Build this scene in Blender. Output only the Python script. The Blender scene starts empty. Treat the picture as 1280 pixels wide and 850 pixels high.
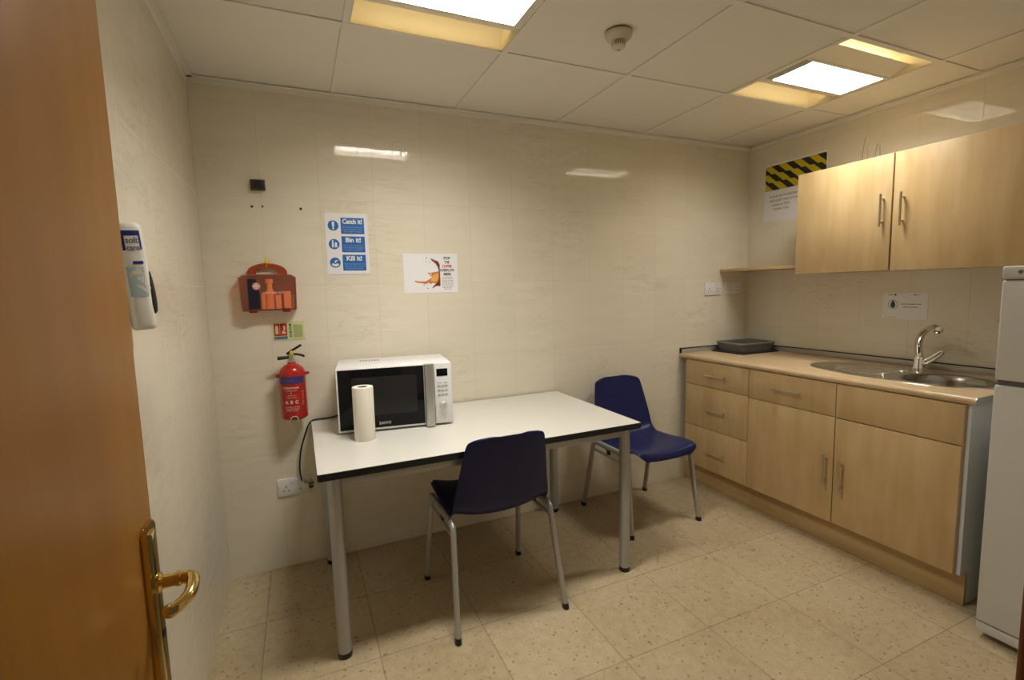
import bpy, bmesh, math, random
from math import sin, cos, pi, radians
from mathutils import Vector, Matrix
random.seed(7)
SC = bpy.context.scene
COL = SC.collection

# ------------------------------------------------------------------ camera
F_PX = 607.34
CAM = Vector((0.3745, -2.5284, 1.3271))
YAW, PITCH, ROLL = 0.41188, 0.104346, -0.025075
fwd = Vector((sin(YAW)*cos(PITCH), cos(YAW)*cos(PITCH), -sin(PITCH)))
r0 = Vector((cos(YAW), -sin(YAW), 0)); u0 = r0.cross(fwd)
rgt = r0*cos(ROLL) + u0*sin(ROLL); up = -r0*sin(ROLL) + u0*cos(ROLL)
cd = bpy.data.cameras.new('camera'); cam = bpy.data.objects.new('camera', cd); COL.objects.link(cam)
M4 = Matrix((rgt, up, -fwd)).transposed().to_4x4(); M4.translation = CAM
cam.matrix_world = M4
cd.sensor_width = 36; cd.sensor_fit = 'HORIZONTAL'; cd.lens = F_PX/1280*36
cd.clip_start = 0.02
SC.camera = cam

# ------------------------------------------------------------------ world, exposure, light levels
wd = bpy.data.worlds.new('world'); SC.world = wd; wd.use_nodes = True
wd.node_tree.nodes['Background'].inputs[0].default_value = (1.0, 0.90, 0.75, 1)
wd.node_tree.nodes['Background'].inputs[1].default_value = 0.07
vs = SC.view_settings
vs.view_transform = 'Standard'; vs.look = 'None'; vs.gamma = 1; vs.use_curve_mapping = False
vs.exposure = 0.1
LAMP_W = (25.5, 13.2)            # downward beam of one ceiling light
LAMP_SPREAD = radians(172)
LAMP_PANEL = 4.0         # glow of the louvre panel
LAMP_SLOT = 4.5          # glow of the side slots
LAMP_COL = (1.0, 0.972, 0.905)

# ------------------------------------------------------------------ dimensions
W, H = 3.3286, 2.262
YF = -2.335              # inner face of the front wall
GX = [0.588 + .6*i for i in range(5)]
GY = [-.655, -1.255, -1.855]

# ------------------------------------------------------------------ materials
MATS = {}
def mat(name, col, rough=.5, metal=0, coat=0, spec=.5, emit=0, trans=0, bump=None, ior=1.45):
    if name in MATS: return MATS[name]
    m = bpy.data.materials.new(name); m.use_nodes = True
    b = m.node_tree.nodes['Principled BSDF']
    b.inputs['Base Color'].default_value = (*col, 1); b.inputs['Roughness'].default_value = rough
    b.inputs['Metallic'].default_value = metal; b.inputs['Coat Weight'].default_value = coat
    b.inputs['Coat Roughness'].default_value = .08
    b.inputs['Specular IOR Level'].default_value = spec; b.inputs['IOR'].default_value = ior
    b.inputs['Transmission Weight'].default_value = trans
    if emit:
        b.inputs['Emission Color'].default_value = (*col, 1); b.inputs['Emission Strength'].default_value = emit
    if bump:
        nt = m.node_tree; tc = nt.nodes.new('ShaderNodeTexCoord'); n = nt.nodes.new('ShaderNodeTexNoise')
        n.inputs['Scale'].default_value = bump[0]; bp = nt.nodes.new('ShaderNodeBump')
        bp.inputs['Strength'].default_value = bump[1]; bp.inputs['Distance'].default_value = bump[2]
        nt.links.new(tc.outputs['Object'], n.inputs['Vector']); nt.links.new(n.outputs[0], bp.inputs['Height'])
        nt.links.new(bp.outputs[0], b.inputs['Normal'])
    MATS[name] = m; return m

def N(nt, t, **kw):
    n = nt.nodes.new(t)
    for k, v in kw.items():
        if k.startswith('i_'):
            n.inputs[int(k[2:]) if k[2:].isdigit() else k[2:]].default_value = v
        else: setattr(n, k, v)
    return n
def ramp(nt, stops, interp='LINEAR'):
    n = nt.nodes.new('ShaderNodeValToRGB'); cr = n.color_ramp; cr.interpolation = interp
    while len(cr.elements) < len(stops): cr.elements.new(.5)
    for e, (p, c) in zip(cr.elements, stops): e.position = p; e.color = (*c, 1)
    return n
def mix(nt, fac, a, b, blend='MIX'):
    n = nt.nodes.new('ShaderNodeMix'); n.data_type = 'RGBA'; n.blend_type = blend
    for sock, v in ((n.inputs[0], fac), (n.inputs[6], a), (n.inputs[7], b)):
        if isinstance(v, (int, float)): sock.default_value = v
        elif isinstance(v, tuple): sock.default_value = (*v, 1)
        else: nt.links.new(v, sock)
    return n.outputs[2]

def tile_mat(name, axis, u_off, z_off=.172, tint=1.0):
    m = bpy.data.materials.new(name); m.use_nodes = True; nt = m.node_tree; L = nt.links.new
    b = nt.nodes['Principled BSDF']
    g = N(nt, 'ShaderNodeNewGeometry'); s = N(nt, 'ShaderNodeSeparateXYZ'); L(g.outputs['Position'], s.inputs[0])
    c = N(nt, 'ShaderNodeCombineXYZ'); L(s.outputs['X' if axis == 'x' else 'Y'], c.inputs[0]); L(s.outputs['Z'], c.inputs[1])
    mp = N(nt, 'ShaderNodeMapping'); L(c.outputs[0], mp.inputs[0]); mp.inputs['Location'].default_value = (-u_off+10*.25, -z_off+.4*4, 0)
    br = N(nt, 'ShaderNodeTexBrick'); br.offset = 0; br.squash = 1; L(mp.outputs[0], br.inputs['Vector'])
    br.inputs['Scale'].default_value = 1; br.inputs['Mortar Size'].default_value = .0011; br.inputs['Mortar Smooth'].default_value = .3
    br.inputs['Brick Width'].default_value = .25; br.inputs['Row Height'].default_value = .4
    br.inputs['Color1'].default_value = (.0, .0, .0, 1); br.inputs['Color2'].default_value = (1, 1, 1, 1); br.inputs['Mortar'].default_value = (.5, .5, .5, 1)
    # marble veins, running diagonally
    mv = N(nt, 'ShaderNodeMapping'); L(c.outputs[0], mv.inputs[0]); mv.inputs['Rotation'].default_value = (0, 0, radians(-30)); mv.inputs['Scale'].default_value = (.8, 4.6, 1)
    n1 = N(nt, 'ShaderNodeTexNoise', i_Scale=5.0, i_Detail=6, i_Roughness=.6, i_Distortion=.6); L(mv.outputs[0], n1.inputs['Vector'])
    ab = N(nt, 'ShaderNodeMath', operation='SUBTRACT'); L(n1.outputs[0], ab.inputs[0]); ab.inputs[1].default_value = .5
    ab2 = N(nt, 'ShaderNodeMath', operation='ABSOLUTE'); L(ab.outputs[0], ab2.inputs[0])
    vr = ramp(nt, [(0, (.80, .785, .75)), (.012, (.94, .93, .915)), (.04, (1, 1, 1))]); L(ab2.outputs[0], vr.inputs[0])
    n2 = N(nt, 'ShaderNodeTexNoise', i_Scale=4.5, i_Detail=4); L(mv.outputs[0], n2.inputs['Vector'])
    base = ramp(nt, [(.3, (.775*tint, .715*tint, .58*tint)), (.7, (.81*tint, .75*tint, .615*tint))]); L(n2.outputs[0], base.inputs[0])
    n3 = N(nt, 'ShaderNodeTexNoise', i_Scale=2.0, i_Detail=2); L(c.outputs[0], n3.inputs['Vector'])
    vm = ramp(nt, [(.45, (0, 0, 0)), (.65, (.9, .9, .9))]); L(n3.outputs[0], vm.inputs[0])
    veined = mix(nt, vm.outputs[0], (1, 1, 1), vr.outputs[0])
    col = mix(nt, 1.0, base.outputs[0], veined, 'MULTIPLY')
    tv = ramp(nt, [(0, (.965, .965, .96)), (1, (1, 1, 1))]); L(br.outputs['Color'], tv.inputs[0])
    col = mix(nt, 1.0, col, tv.outputs[0], 'MULTIPLY')
    col = mix(nt, br.outputs['Fac'], col, (.65*tint, .58*tint, .45*tint))
    L(col, b.inputs['Base Color'])
    rr = ramp(nt, [(0, (.045, .045, .045)), (1, (.6, .6, .6))]); L(br.outputs['Fac'], rr.inputs[0]); L(rr.outputs[0], b.inputs['Roughness'])
    bp = N(nt, 'ShaderNodeBump', i_Strength=.5, i_Distance=.0012); bp.invert = True; L(br.outputs['Fac'], bp.inputs['Height'])
    L(bp.outputs[0], b.inputs['Normal'])
    b.inputs['Specular IOR Level'].default_value = .38
    return m

def floor_mat():
    m = bpy.data.materials.new('terrazzo'); m.use_nodes = True; nt = m.node_tree; L = nt.links.new
    b = nt.nodes['Principled BSDF']; g = N(nt, 'ShaderNodeNewGeometry')
    mp = N(nt, 'ShaderNodeMapping'); L(g.outputs['Position'], mp.inputs[0]); mp.inputs['Location'].default_value = (-1.756+.3958*10, 1.2099+.3958*20, 0)
    br = N(nt, 'ShaderNodeTexBrick'); br.offset = 0; br.squash = 1; L(mp.outputs[0], br.inputs['Vector'])
    for k, v in (('Scale', 1), ('Mortar Size', .0012), ('Mortar Smooth', .2), ('Brick Width', .3958), ('Row Height', .3958)): br.inputs[k].default_value = v
    br.inputs['Mortar Size'].default_value = .0017
    br.inputs['Color1'].default_value = (0, 0, 0, 1); br.inputs['Color2'].default_value = (1, 1, 1, 1); br.inputs['Mortar'].default_value = (.5, .5, .5, 1)
    tv = ramp(nt, [(0, (.90, .885, .86)), (1, (1, 1, 1))]); L(br.outputs['Color'], tv.inputs[0])
    n1 = N(nt, 'ShaderNodeTexNoise', i_Scale=26.0, i_Detail=5, i_Roughness=.65); L(g.outputs['Position'], n1.inputs['Vector'])
    base = ramp(nt, [(.28, (.475, .38, .24)), (.5, (.535, .435, .28)), (.74, (.60, .50, .335))]); L(n1.outputs[0], base.inputs[0])
    col = base.outputs[0]
    for sc, th, c, key in ((40, .20, (.27, .16, .075), 'dk'), (28, .16, (.34, .11, .05), 'rd'), (75, .24, (.55, .45, .29), 'lt'), (24, .13, (.15, .09, .045), 'bk'), (85, .25, (.38, .26, .13), 'sm')):
        v = N(nt, 'ShaderNodeTexVoronoi', i_Scale=float(sc)); L(g.outputs['Position'], v.inputs['Vector'])
        nd = N(nt, 'ShaderNodeMath', operation='LESS_THAN'); nd.inputs[1].default_value = th; 
        nn = N(nt, 'ShaderNodeTexNoise', i_Scale=float(sc)*2.3, i_Detail=2); L(g.outputs['Position'], nn.inputs['Vector'])
        ad = N(nt, 'ShaderNodeMath', operation='MULTIPLY_ADD'); L(nn.outputs[0], ad.inputs[0]); ad.inputs[1].default_value = .35; L(v.outputs['Distance'], ad.inputs[2])
        sb = N(nt, 'ShaderNodeMath', operation='SUBTRACT'); L(ad.outputs[0], sb.inputs[0]); sb.inputs[1].default_value = .17
        L(sb.outputs[0], nd.inputs[0])
        sx = N(nt, 'ShaderNodeSeparateColor'); L(v.outputs['Color'], sx.inputs[0])
        pick = N(nt, 'ShaderNodeMath', operation='GREATER_THAN'); L(sx.outputs[0], pick.inputs[0]); pick.inputs[1].default_value = {'dk': .45, 'rd': .72, 'lt': .3, 'bk': .80, 'sm': .35}[key]
        pm = N(nt, 'ShaderNodeMath', operation='MULTIPLY'); L(nd.outputs[0], pm.inputs[0]); L(pick.outputs[0], pm.inputs[1])
        pf = N(nt, 'ShaderNodeMath', operation='MULTIPLY'); L(pm.outputs[0], pf.inputs[0]); pf.inputs[1].default_value = .64
        col = mix(nt, pf.outputs[0], col, c)
    col = mix(nt, 1.0, col, tv.outputs[0], 'MULTIPLY')
    # worn, darker dirt patches
    n4 = N(nt, 'ShaderNodeTexNoise', i_Scale=2.2, i_Detail=3); L(g.outputs['Position'], n4.inputs['Vector'])
    dr = ramp(nt, [(.35, (.88, .86, .82)), (.6, (1, 1, 1))]); L(n4.outputs[0], dr.inputs[0])
    col = mix(nt, 1.0, col, dr.outputs[0], 'MULTIPLY')
    jf = N(nt, 'ShaderNodeMath', operation='MULTIPLY'); L(br.outputs['Fac'], jf.inputs[0]); jf.inputs[1].default_value = .75
    col = mix(nt, jf.outputs[0], col, (.19, .135, .07))
    L(col, b.inputs['Base Color']); b.inputs['Roughness'].default_value = .36; b.inputs['Specular IOR Level'].default_value = .35
    return m

def wood_mat(name, c_dark, c_mid, c_light, axis='Z', rough=.38, scale=1.0, coat=0.0):
    m = bpy.data.materials.new(name); m.use_nodes = True; nt = m.node_tree; L = nt.links.new
    b = nt.nodes['Principled BSDF']; g = N(nt, 'ShaderNodeNewGeometry')
    mp = N(nt, 'ShaderNodeMapping'); L(g.outputs['Position'], mp.inputs[0])
    sc = {'Z': (9, 9, .7), 'Y': (9, .7, 9), 'X': (.7, 9, 9)}[axis]; mp.inputs['Scale'].default_value = tuple(s*scale for s in sc)
    n1 = N(nt, 'ShaderNodeTexNoise', i_Scale=2.2, i_Detail=8, i_Roughness=.62, i_Distortion=.35); L(mp.outputs[0], n1.inputs['Vector'])
    r1 = ramp(nt, [(.32, c_dark), (.5, c_mid), (.7, c_light)]); L(n1.outputs[0], r1.inputs[0])
    mp2 = N(nt, 'ShaderNodeMapping'); L(g.outputs['Position'], mp2.inputs[0]); mp2.inputs['Scale'].default_value = tuple((s*.45+1.6)*scale for s in sc)
    n2 = N(nt, 'ShaderNodeTexNoise', i_Scale=1.7, i_Detail=3); L(mp2.outputs[0], n2.inputs['Vector'])
    r2 = ramp(nt, [(.35, (.90, .86, .80)), (.6, (1, 1, 1))]); L(n2.outputs[0], r2.inputs[0])
    L(mix(nt, 1.0, r1.outputs[0], r2.outputs[0], 'MULTIPLY'), b.inputs['Base Color'])
    b.inputs['Roughness'].default_value = rough; b.inputs['Coat Weight'].default_value = coat; b.inputs['Coat Roughness'].default_value = .12
    b.inputs['Specular IOR Level'].default_value = .4
    return m

def tinted_clear(name, col, gloss=.08):
    m = bpy.data.materials.new(name); m.use_nodes = True; nt = m.node_tree; L = nt.links.new
    out = nt.nodes['Material Output']; nt.nodes.remove(nt.nodes['Principled BSDF'])
    t = N(nt, 'ShaderNodeBsdfTransparent'); t.inputs[0].default_value = (*col, 1)
    d = N(nt, 'ShaderNodeBsdfDiffuse'); d.inputs[0].default_value = (col[0]*.75, col[1]*.8, col[2]*.8, 1)
    gl = N(nt, 'ShaderNodeBsdfGlossy'); gl.inputs['Roughness'].default_value = .12; gl.inputs[0].default_value = (1, 1, 1, 1)
    m1 = N(nt, 'ShaderNodeMixShader'); m1.inputs[0].default_value = gloss; L(t.outputs[0], m1.inputs[1]); L(d.outputs[0], m1.inputs[2])
    m2 = N(nt, 'ShaderNodeMixShader'); m2.inputs[0].default_value = .05; L(m1.outputs[0], m2.inputs[1]); L(gl.outputs[0], m2.inputs[2])
    L(m2.outputs[0], out.inputs[0]); return m

TILE_B = tile_mat('tile_back', 'x', 0.0)
TILE_S = tile_mat('tile_side', 'y', -.02)
FLOOR = floor_mat()
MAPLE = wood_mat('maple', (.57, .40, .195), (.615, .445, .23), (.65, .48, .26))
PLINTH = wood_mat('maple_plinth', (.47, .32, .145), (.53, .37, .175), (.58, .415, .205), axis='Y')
DOORW = wood_mat('door_veneer', (.335, .152, .024), (.37, .170, .029), (.405, .19, .036), rough=.36, coat=.0, scale=.6)
DOORW.node_tree.nodes['Principled BSDF'].inputs['Specular IOR Level'].default_value = .22
JAMBW = wood_mat('frame_wood', (.16, .050, .018), (.20, .065, .022), (.25, .085, .03), rough=.35, coat=.2)
CEIL = mat('ceiling_tile', (.85, .815, .735), .9, spec=.2, bump=(220, .12, .002))
TBAR = mat('ceiling_bar', (.85, .815, .735), .6)
WHITE_M = mat('white_melamine', (.66, .68, .68), .4)
LAM = wood_mat('worktop_laminate', (.60, .445, .265), (.63, .47, .285), (.66, .495, .31), axis='Y', rough=.28, scale=3)
ALU = mat('brushed_aluminium', (.62, .60, .55), .32, 1)
STEEL = mat('stainless_steel', (.60, .57, .51), .22, 1)
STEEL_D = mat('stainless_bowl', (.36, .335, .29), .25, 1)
CHROME = mat('chrome', (.86, .85, .83), .06, 1)
NICKEL = mat('satin_nickel', (.62, .57, .47), .32, 1)
BRASS = mat('polished_brass', (.66, .49, .18), .16, 1)
GREYP = mat('silver_paint', (.43, .43, .42), .36, .35)
CHAIRP = mat('chair_tube_paint', (.44, .43, .40), .34, .4)
NAVY = mat('navy_plastic', (.013, .018, .085), .36, spec=.32, bump=(900, .05, .0005))
BLACK = mat('black_plastic', (.012, .012, .013), .35)
BLACKR = mat('black_rubber', (.015, .014, .013), .7)
TOPW = mat('white_laminate', (.70, .68, .62), .32)
WHITEP = mat('white_plastic', (.80, .79, .795), .35)
CREAM = mat('cream_plastic', (.74, .68, .54), .4)
PAPER = mat('paper', (.86, .85, .88), .6)
PAPERM = mat('laminated_paper', (.82, .81, .83), .3)
TISSUE = mat('tissue_paper', (.86, .82, .72), .9, spec=.1, bump=(60, .35, .002))
CARD = mat('cardboard', (.30, .22, .13), .9)
BLUE = mat('sign_blue', (.014, .125, .42), .45)
INKW = mat('ink_white', (.80, .80, .80), .5)
INKPALE = mat('ink_pale_blue', (.36, .47, .66), .5)
INKK = mat('ink_black', (.02, .018, .017), .5)
INKG = mat('ink_grey', (.22, .20, .18), .6)
INKR = mat('ink_red', (.50, .025, .02), .5)
RED = mat('extinguisher_red', (.40, .014, .009), .25, coat=.25)
REDINK = mat('sign_red', (.45, .022, .012), .5)
GREEN = mat('sign_green', (.03, .12, .03), .5)
GLOWS = mat('photoluminescent_sign', (.62, .66, .36), .45)
YELL = mat('yellow_plastic', (.78, .55, .02), .4)
HAZY = mat('hazard_yellow', (.62, .50, .015), .45)
GLASSK = mat('black_glass', (.006, .006, .007), .06, spec=.22)
MESHG = mat('oven_window', (.024, .023, .022), .25, spec=.25)
FRIDGE = mat('fridge_white', (.60, .59, .555), .34)
ORANGE = mat('orange_case', (.55, .075, .015), .35)
ORCLEAR = tinted_clear('orange_clear_lid', (1.0, .78, .63))
ORSHELL = tinted_clear('orange_clear_shell', (1.0, .60, .40), .3)
ORITEM = mat('lid_tinted_item', (.98, .56, .33), .5)  # white contents; the orange light through the lid is painted into their colour
TRAYG = mat("tray_grey", (.16, .157, .145), .42)
CLOTH = mat('grey_cloth', (.36, .33, .28), .85)
WING = mat('lamp_reflector', (.88, .78, .53), .55)
LAMPW = mat('lamp_white', (.80, .76, .66), .4)
PANEL = mat('lamp_panel', LAMP_COL, emit=LAMP_PANEL)
PANEL.node_tree.nodes['Principled BSDF'].inputs['Emission Color'].default_value = (1.0, .95, .86, 1)
SLOT = mat('lamp_slot', LAMP_COL, emit=LAMP_SLOT)
SLOT.node_tree.nodes['Principled BSDF'].inputs['Emission Color'].default_value = (1.0, .84, .58, 1)
DETW = mat('detector_ivory', (.66, .60, .46), .45)

# ------------------------------------------------------------------ mesh helpers
def new(): return bmesh.new()
def obj(name, bm, m, parent=None, smooth=35, loc=None, rot=None):
    bmesh.ops.recalc_face_normals(bm, faces=bm.faces[:])
    me = bpy.data.meshes.new(name); bm.to_mesh(me); bm.free(); me.materials.append(m)
    if smooth:
        me.shade_smooth(); me.set_sharp_from_angle(angle=radians(smooth))
    o = bpy.data.objects.new(name, me); COL.objects.link(o)
    if parent: o.parent = parent
    if loc: o.location = loc
    if rot: o.rotation_euler = rot
    return o
def box(bm, x0, x1, y0, y1, z0, z1, bev=0, seg=2, M=None):
    g = bmesh.ops.create_cube(bm, size=1)
    S = Matrix.Translation(((x0+x1)/2, (y0+y1)/2, (z0+z1)/2)) @ Matrix.Diagonal((abs(x1-x0), abs(y1-y0), abs(z1-z0), 1))
    bmesh.ops.transform(bm, matrix=S, verts=g['verts'])
    vs_ = g['verts']
    if bev:
        ed = list({e for v in vs_ for e in v.link_edges})
        r = bmesh.ops.bevel(bm, geom=ed, offset=bev, segments=seg, affect='EDGES', profile=.5)
        vs_ = list({v for f in r['faces'] for v in f.verts} | {v for v in vs_ if v.is_valid})
    if M is not None: bmesh.ops.transform(bm, matrix=M, verts=vs_)
    return bm
def tube(bm, pts, r, n=12, ry=None, closed=False, cap=True, up=None):
    P = [Vector(p) for p in pts]; rings = []; k = len(P)
    rad = r if isinstance(r, (list, tuple)) else [r]*k
    prev = None
    for i, p in enumerate(P):
        if closed: t = P[(i+1) % k]-P[i-1]
        else: t = P[min(i+1, k-1)]-P[max(i-1, 0)]
        t.normalize()
        if prev is None:
            a = Vector(up) if up else (Vector((0, 0, 1)) if abs(t.z) < .9 else Vector((0, 1, 0)))
        else: a = prev
        a = (a - t*a.dot(t)).normalized(); b = t.cross(a); prev = a
        q = (ry/r if (ry and not isinstance(r, (list, tuple))) else 1)
        rings.append([bm.verts.new(p + a*cos(2*pi*j/n)*rad[i] + b*sin(2*pi*j/n)*rad[i]*q) for j in range(n)])
    for i in range(k if closed else k-1):
        A, B = rings[i], rings[(i+1) % k]
        for j in range(n): bm.faces.new((A[j], A[(j+1) % n], B[(j+1) % n], B[j]))
    if cap and not closed: bm.faces.new(rings[0]); bm.faces.new(rings[-1])
    return bm
def smooth_pts(pts, n=8):
    P = [Vector(p) for p in pts]; out = []
    for i in range(len(P)-1):
        p0, p1, p2, p3 = P[max(i-1, 0)], P[i], P[i+1], P[min(i+2, len(P)-1)]
        for j in range(n):
            t = j/n
            out.append(.5*((2*p1)+(-p0+p2)*t+(2*p0-5*p1+4*p2-p3)*t*t+(-p0+3*p1-3*p2+p3)*t**3))
    out.append(P[-1]); return out
def lathe(bm, prof, n=32, c=(0, 0, 0), axis='z', cap=True):
    c = Vector(c); rings = []
    for r, h in prof:
        ring = []
        for j in range(n):
            a = 2*pi*j/n; x, y = r*cos(a), r*sin(a)
            v = {'z': Vector((x, y, h)), 'y': Vector((x, h, y)), 'x': Vector((h, x, y))}[axis]
            ring.append(bm.verts.new(c+v))
        rings.append(ring)
    for A, B in zip(rings, rings[1:]):
        for j in range(n): bm.faces.new((A[j], A[(j+1) % n], B[(j+1) % n], B[j]))
    if cap:
        for ring in (rings[0], rings[-1]): bm.faces.new(ring)
    return bm
def prism(bm, poly, d0, d1, plane='xz', bev=0):
    def v3(a, b, d): return {'xz': (a, d, b), 'xy': (a, b, d), 'yz': (d, a, b)}[plane]
    A = [bm.verts.new(v3(a, b, d0)) for a, b in poly]; B = [bm.verts.new(v3(a, b, d1)) for a, b in poly]
    n = len(poly); f1 = bm.faces.new(A); f2 = bm.faces.new(B)
    for i in range(n): bm.faces.new((A[i], A[(i+1) % n], B[(i+1) % n], B[i]))
    if bev:
        bmesh.ops.bevel(bm, geom=[e for f in (f1, f2) for e in f.edges], offset=bev, segments=2, affect='EDGES')
    return bm
def frame(bm, outer, inner, d0, d1, plane='xz'):
    """a ring between two outlines with the same number of points"""
    def v3(a, b, d): return {'xz': (a, d, b), 'xy': (a, b, d), 'yz': (d, a, b)}[plane]
    R = [[bm.verts.new(v3(a, b, d)) for a, b in pl] for pl, d in ((outer, d0), (inner, d0), (inner, d1), (outer, d1))]
    n = len(outer)
    for k in range(4):
        A, B = R[k], R[(k+1) % 4]
        for i in range(n): bm.faces.new((A[i], A[(i+1) % n], B[(i+1) % n], B[i]))
    return bm
def rrect(x0, x1, z0, z1, r, n=5):
    out = []
    for cx, cz, a0 in ((x1-r, z1-r, 0), (x0+r, z1-r, 90), (x0+r, z0+r, 180), (x1-r, z0+r, 270)):
        for j in range(n+1):
            a = radians(a0+90*j/n); out.append((cx+r*cos(a), cz+r*sin(a)))
    return out
def disc(cx, cz, r, n=24): return [(cx+r*cos(2*pi*j/n), cz+r*sin(2*pi*j/n)) for j in range(n)]
def thing(name, label, cat, loc=(0, 0, 0), rotz=0, group=None):
    o = bpy.data.objects.new(name, None); COL.objects.link(o); o.empty_display_size = .05
    o.location = loc; o.rotation_euler = (0, 0, rotz); return tag(o, label, cat, group)
def tag(o, label, cat, group=None):
    o['label'] = label; o['category'] = cat
    if group: o['group'] = group
    return o
def struct(o, label=None):
    o['kind'] = 'structure'
    if label: o['label'] = label
    return o
def copy_tree(o, parent=None):
    c = o.copy(); COL.objects.link(c)
    if parent: c.parent = parent
    for ch in list(o.children): copy_tree(ch, c)
    return c
def text(s, size, w=None, bold=0, align='CENTER'):
    """lettering as a flat mesh in the xy plane, centred on the origin; returns bmesh-ready (verts, faces)"""
    cu = bpy.data.curves.new('t', 'FONT'); cu.body = s; cu.size = size; cu.align_x = align; cu.align_y = 'CENTER'; cu.offset = bold; cu.resolution_u = 3
    o = bpy.data.objects.new('t', cu); COL.objects.link(o); bpy.context.view_layer.update()
    dg = bpy.context.evaluated_depsgraph_get(); me = bpy.data.meshes.new_from_object(o.evaluated_get(dg))
    bpy.data.objects.remove(o); bpy.data.curves.remove(cu)
    if w:
        xs = [v.co.x for v in me.vertices]; k = w/(max(xs)-min(xs)) if xs else 1
        for v in me.vertices: v.co.x *= k
    return me
def put_text(bm, s, size, at, xdir, ydir, w=None, bold=0, align='CENTER'):
    me = text(s, size, w, bold, align); X, Y, A = Vector(xdir), Vector(ydir), Vector(at)
    vv = [bm.verts.new(A+X*v.co.x+Y*v.co.y) for v in me.vertices]
    for p in me.polygons:
        try: bm.faces.new([vv[i] for i in p.vertices])
        except ValueError: pass
    bpy.data.meshes.remove(me)
def quad(bm, pts): bm.faces.new([bm.verts.new(p) for p in pts])
def words(bm, x0, x1, z, h, y, rnd, flip=None):
    """a line of small print too fine to read: short dashes of word length"""
    x = x0
    while x < x1-.004:
        e = min(x1, x+rnd.uniform(.006, .018))
        box(bm, x, e, y-.0002, y, z-h/2, z+h/2); x = e+.0025

# ================================================================== SETTING
bm = new(); box(bm, -.12, W+.12, -3.6, .12, -.1, 0); struct(obj('floor', bm, FLOOR, smooth=0))
bm = new(); box(bm, -.12, W+.12, 0, .12, 0, H+.15); wall_back = struct(obj('wall_back', bm, TILE_B, smooth=0))
bm = new(); box(bm, -.12, 0, YF-.12, 0, 0, H+.15); struct(obj('wall_left', bm, TILE_S, smooth=0))
bm = new(); box(bm, W, W+.12, YF-.12, 0, 0, H+.15); struct(obj('wall_right', bm, TILE_S, smooth=0))
DX0, DX1 = .10, .986
bm = new()
box(bm, 0, DX0-.03, YF-.12, YF, 0, H+.15); box(bm, DX1+.03, W, YF-.12, YF, 0, H+.15); box(bm, DX0-.03, DX1+.03, YF-.12, YF, 2.10, H+.15)
struct(obj('wall_front', bm, TILE_B, smooth=0))
# suspended ceiling: slabs with two open cells for the lights, on a grid of T bars
xs = [0]+GX+[W]; ys = [0]+GY+[YF]
bm = new()
for i in range(len(xs)-1):
    for j in range(len(ys)-1):
        if j == 1 and i in (1, 4): continue
        box(bm, xs[i]+.006*(i > 0), xs[i+1]-.006*(i < len(xs)-2), ys[j+1]+.006*(j < len(ys)-2), ys[j]-.006*(j > 0), H+.0012, H+.0145)
struct(obj('ceiling', bm, CEIL, smooth=0))
bm = new(); box(bm, -.12, W+.12, YF-.12, .12, H+.15, H+.2)
struct(obj('ceiling_slab', bm, CEIL, smooth=0))
bm = new()
for y in GY: box(bm, 0, W, y-.012, y+.012, H-.0036, H+.0004)
ye = [0]+GY+[YF]
for x in GX:
    for ya, yb in zip(ye, ye[1:]): box(bm, x-.012, x+.012, yb+.0121*(yb != YF), ya-.0121*(ya != 0), H-.0036, H+.0004)
struct(obj('trim_1', bm, TBAR, smooth=0), 'grid of narrow ceiling bars between the tiles')
bm = new()
for (x0, x1, y0, y1) in ((0, W, -.024, 0), (0, .024, YF, 0), (W-.024, W, YF, 0), (0, W, YF, YF+.024)):
    box(bm, x0, x1, y0, y1, H-.005, H-.002)
for (x0, x1, y0, y1) in ((0, W, -.004, 0), (0, .004, YF, 0), (W-.004, W, YF, 0), (0, W, YF, YF+.004)):
    box(bm, x0, x1, y0, y1, H-.026, H-.002)
struct(obj('trim_2', bm, TBAR, smooth=0), 'shadow-line edge angle round the ceiling')
# door frame and door
bm = new()
box(bm, DX0-.03, DX0, YF-.13, YF+.002, 0, 2.07); box(bm, DX1, DX1+.03, YF-.13, YF+.002, 0, 2.07); box(bm, DX0-.03, DX1+.03, YF-.13, YF+.002, 2.07, 2.10)
box(bm, DX1, DX1+.075, YF+.0, YF+.012, 0, 2.0745, .003); box(bm, DX0-.075, DX0, YF, YF+.012, 0, 2.0745, .003); box(bm, DX0-.075, DX1+.075, YF, YF+.012, 2.075, 2.145, .003)
struct(obj('trim_3', bm, JAMBW), 'dark brown wooden door frame')
DFX, DEY = .1315, -1.589            # room face and free edge of the open leaf
bm = new(); box(bm, DFX-.040, DFX, YF+.02, DEY, .012, 2.05, .0015)
door = struct(obj('door_1', bm, DOORW), 'open orange-brown wooden door leaf at the left')
HY = DEY-.040; HZ = .876
bm = new(); prism(bm, rrect(HY-.026, HY+.026, HZ-.24, HZ+.100, .010), DFX, DFX+.008, 'yz', .003)
box(bm, DFX, DFX+.0115, HY-.014, HY+.014, HZ-.225, HZ+.088, .004)
pl = obj('handle_plate', bm, BRASS, door)
bm = new()
lathe(bm, [(.0165, .008), (.0165, .014), (.0105, .017), (.0105, .034), (.0122, .035), (.0122, .041), (.0105, .042), (.0105, .053)], 24, (DFX, HY, HZ), 'x')
L_ = smooth_pts([(DFX+.050, HY+.002, HZ), (DFX+.059, HY-.008, HZ-.001), (DFX+.061, HY-.030, HZ-.004), (DFX+.058, HY-.048, HZ-.008), (DFX+.047, HY-.061, HZ-.013), (DFX+.039, HY-.065, HZ-.015)], 6)
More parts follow.
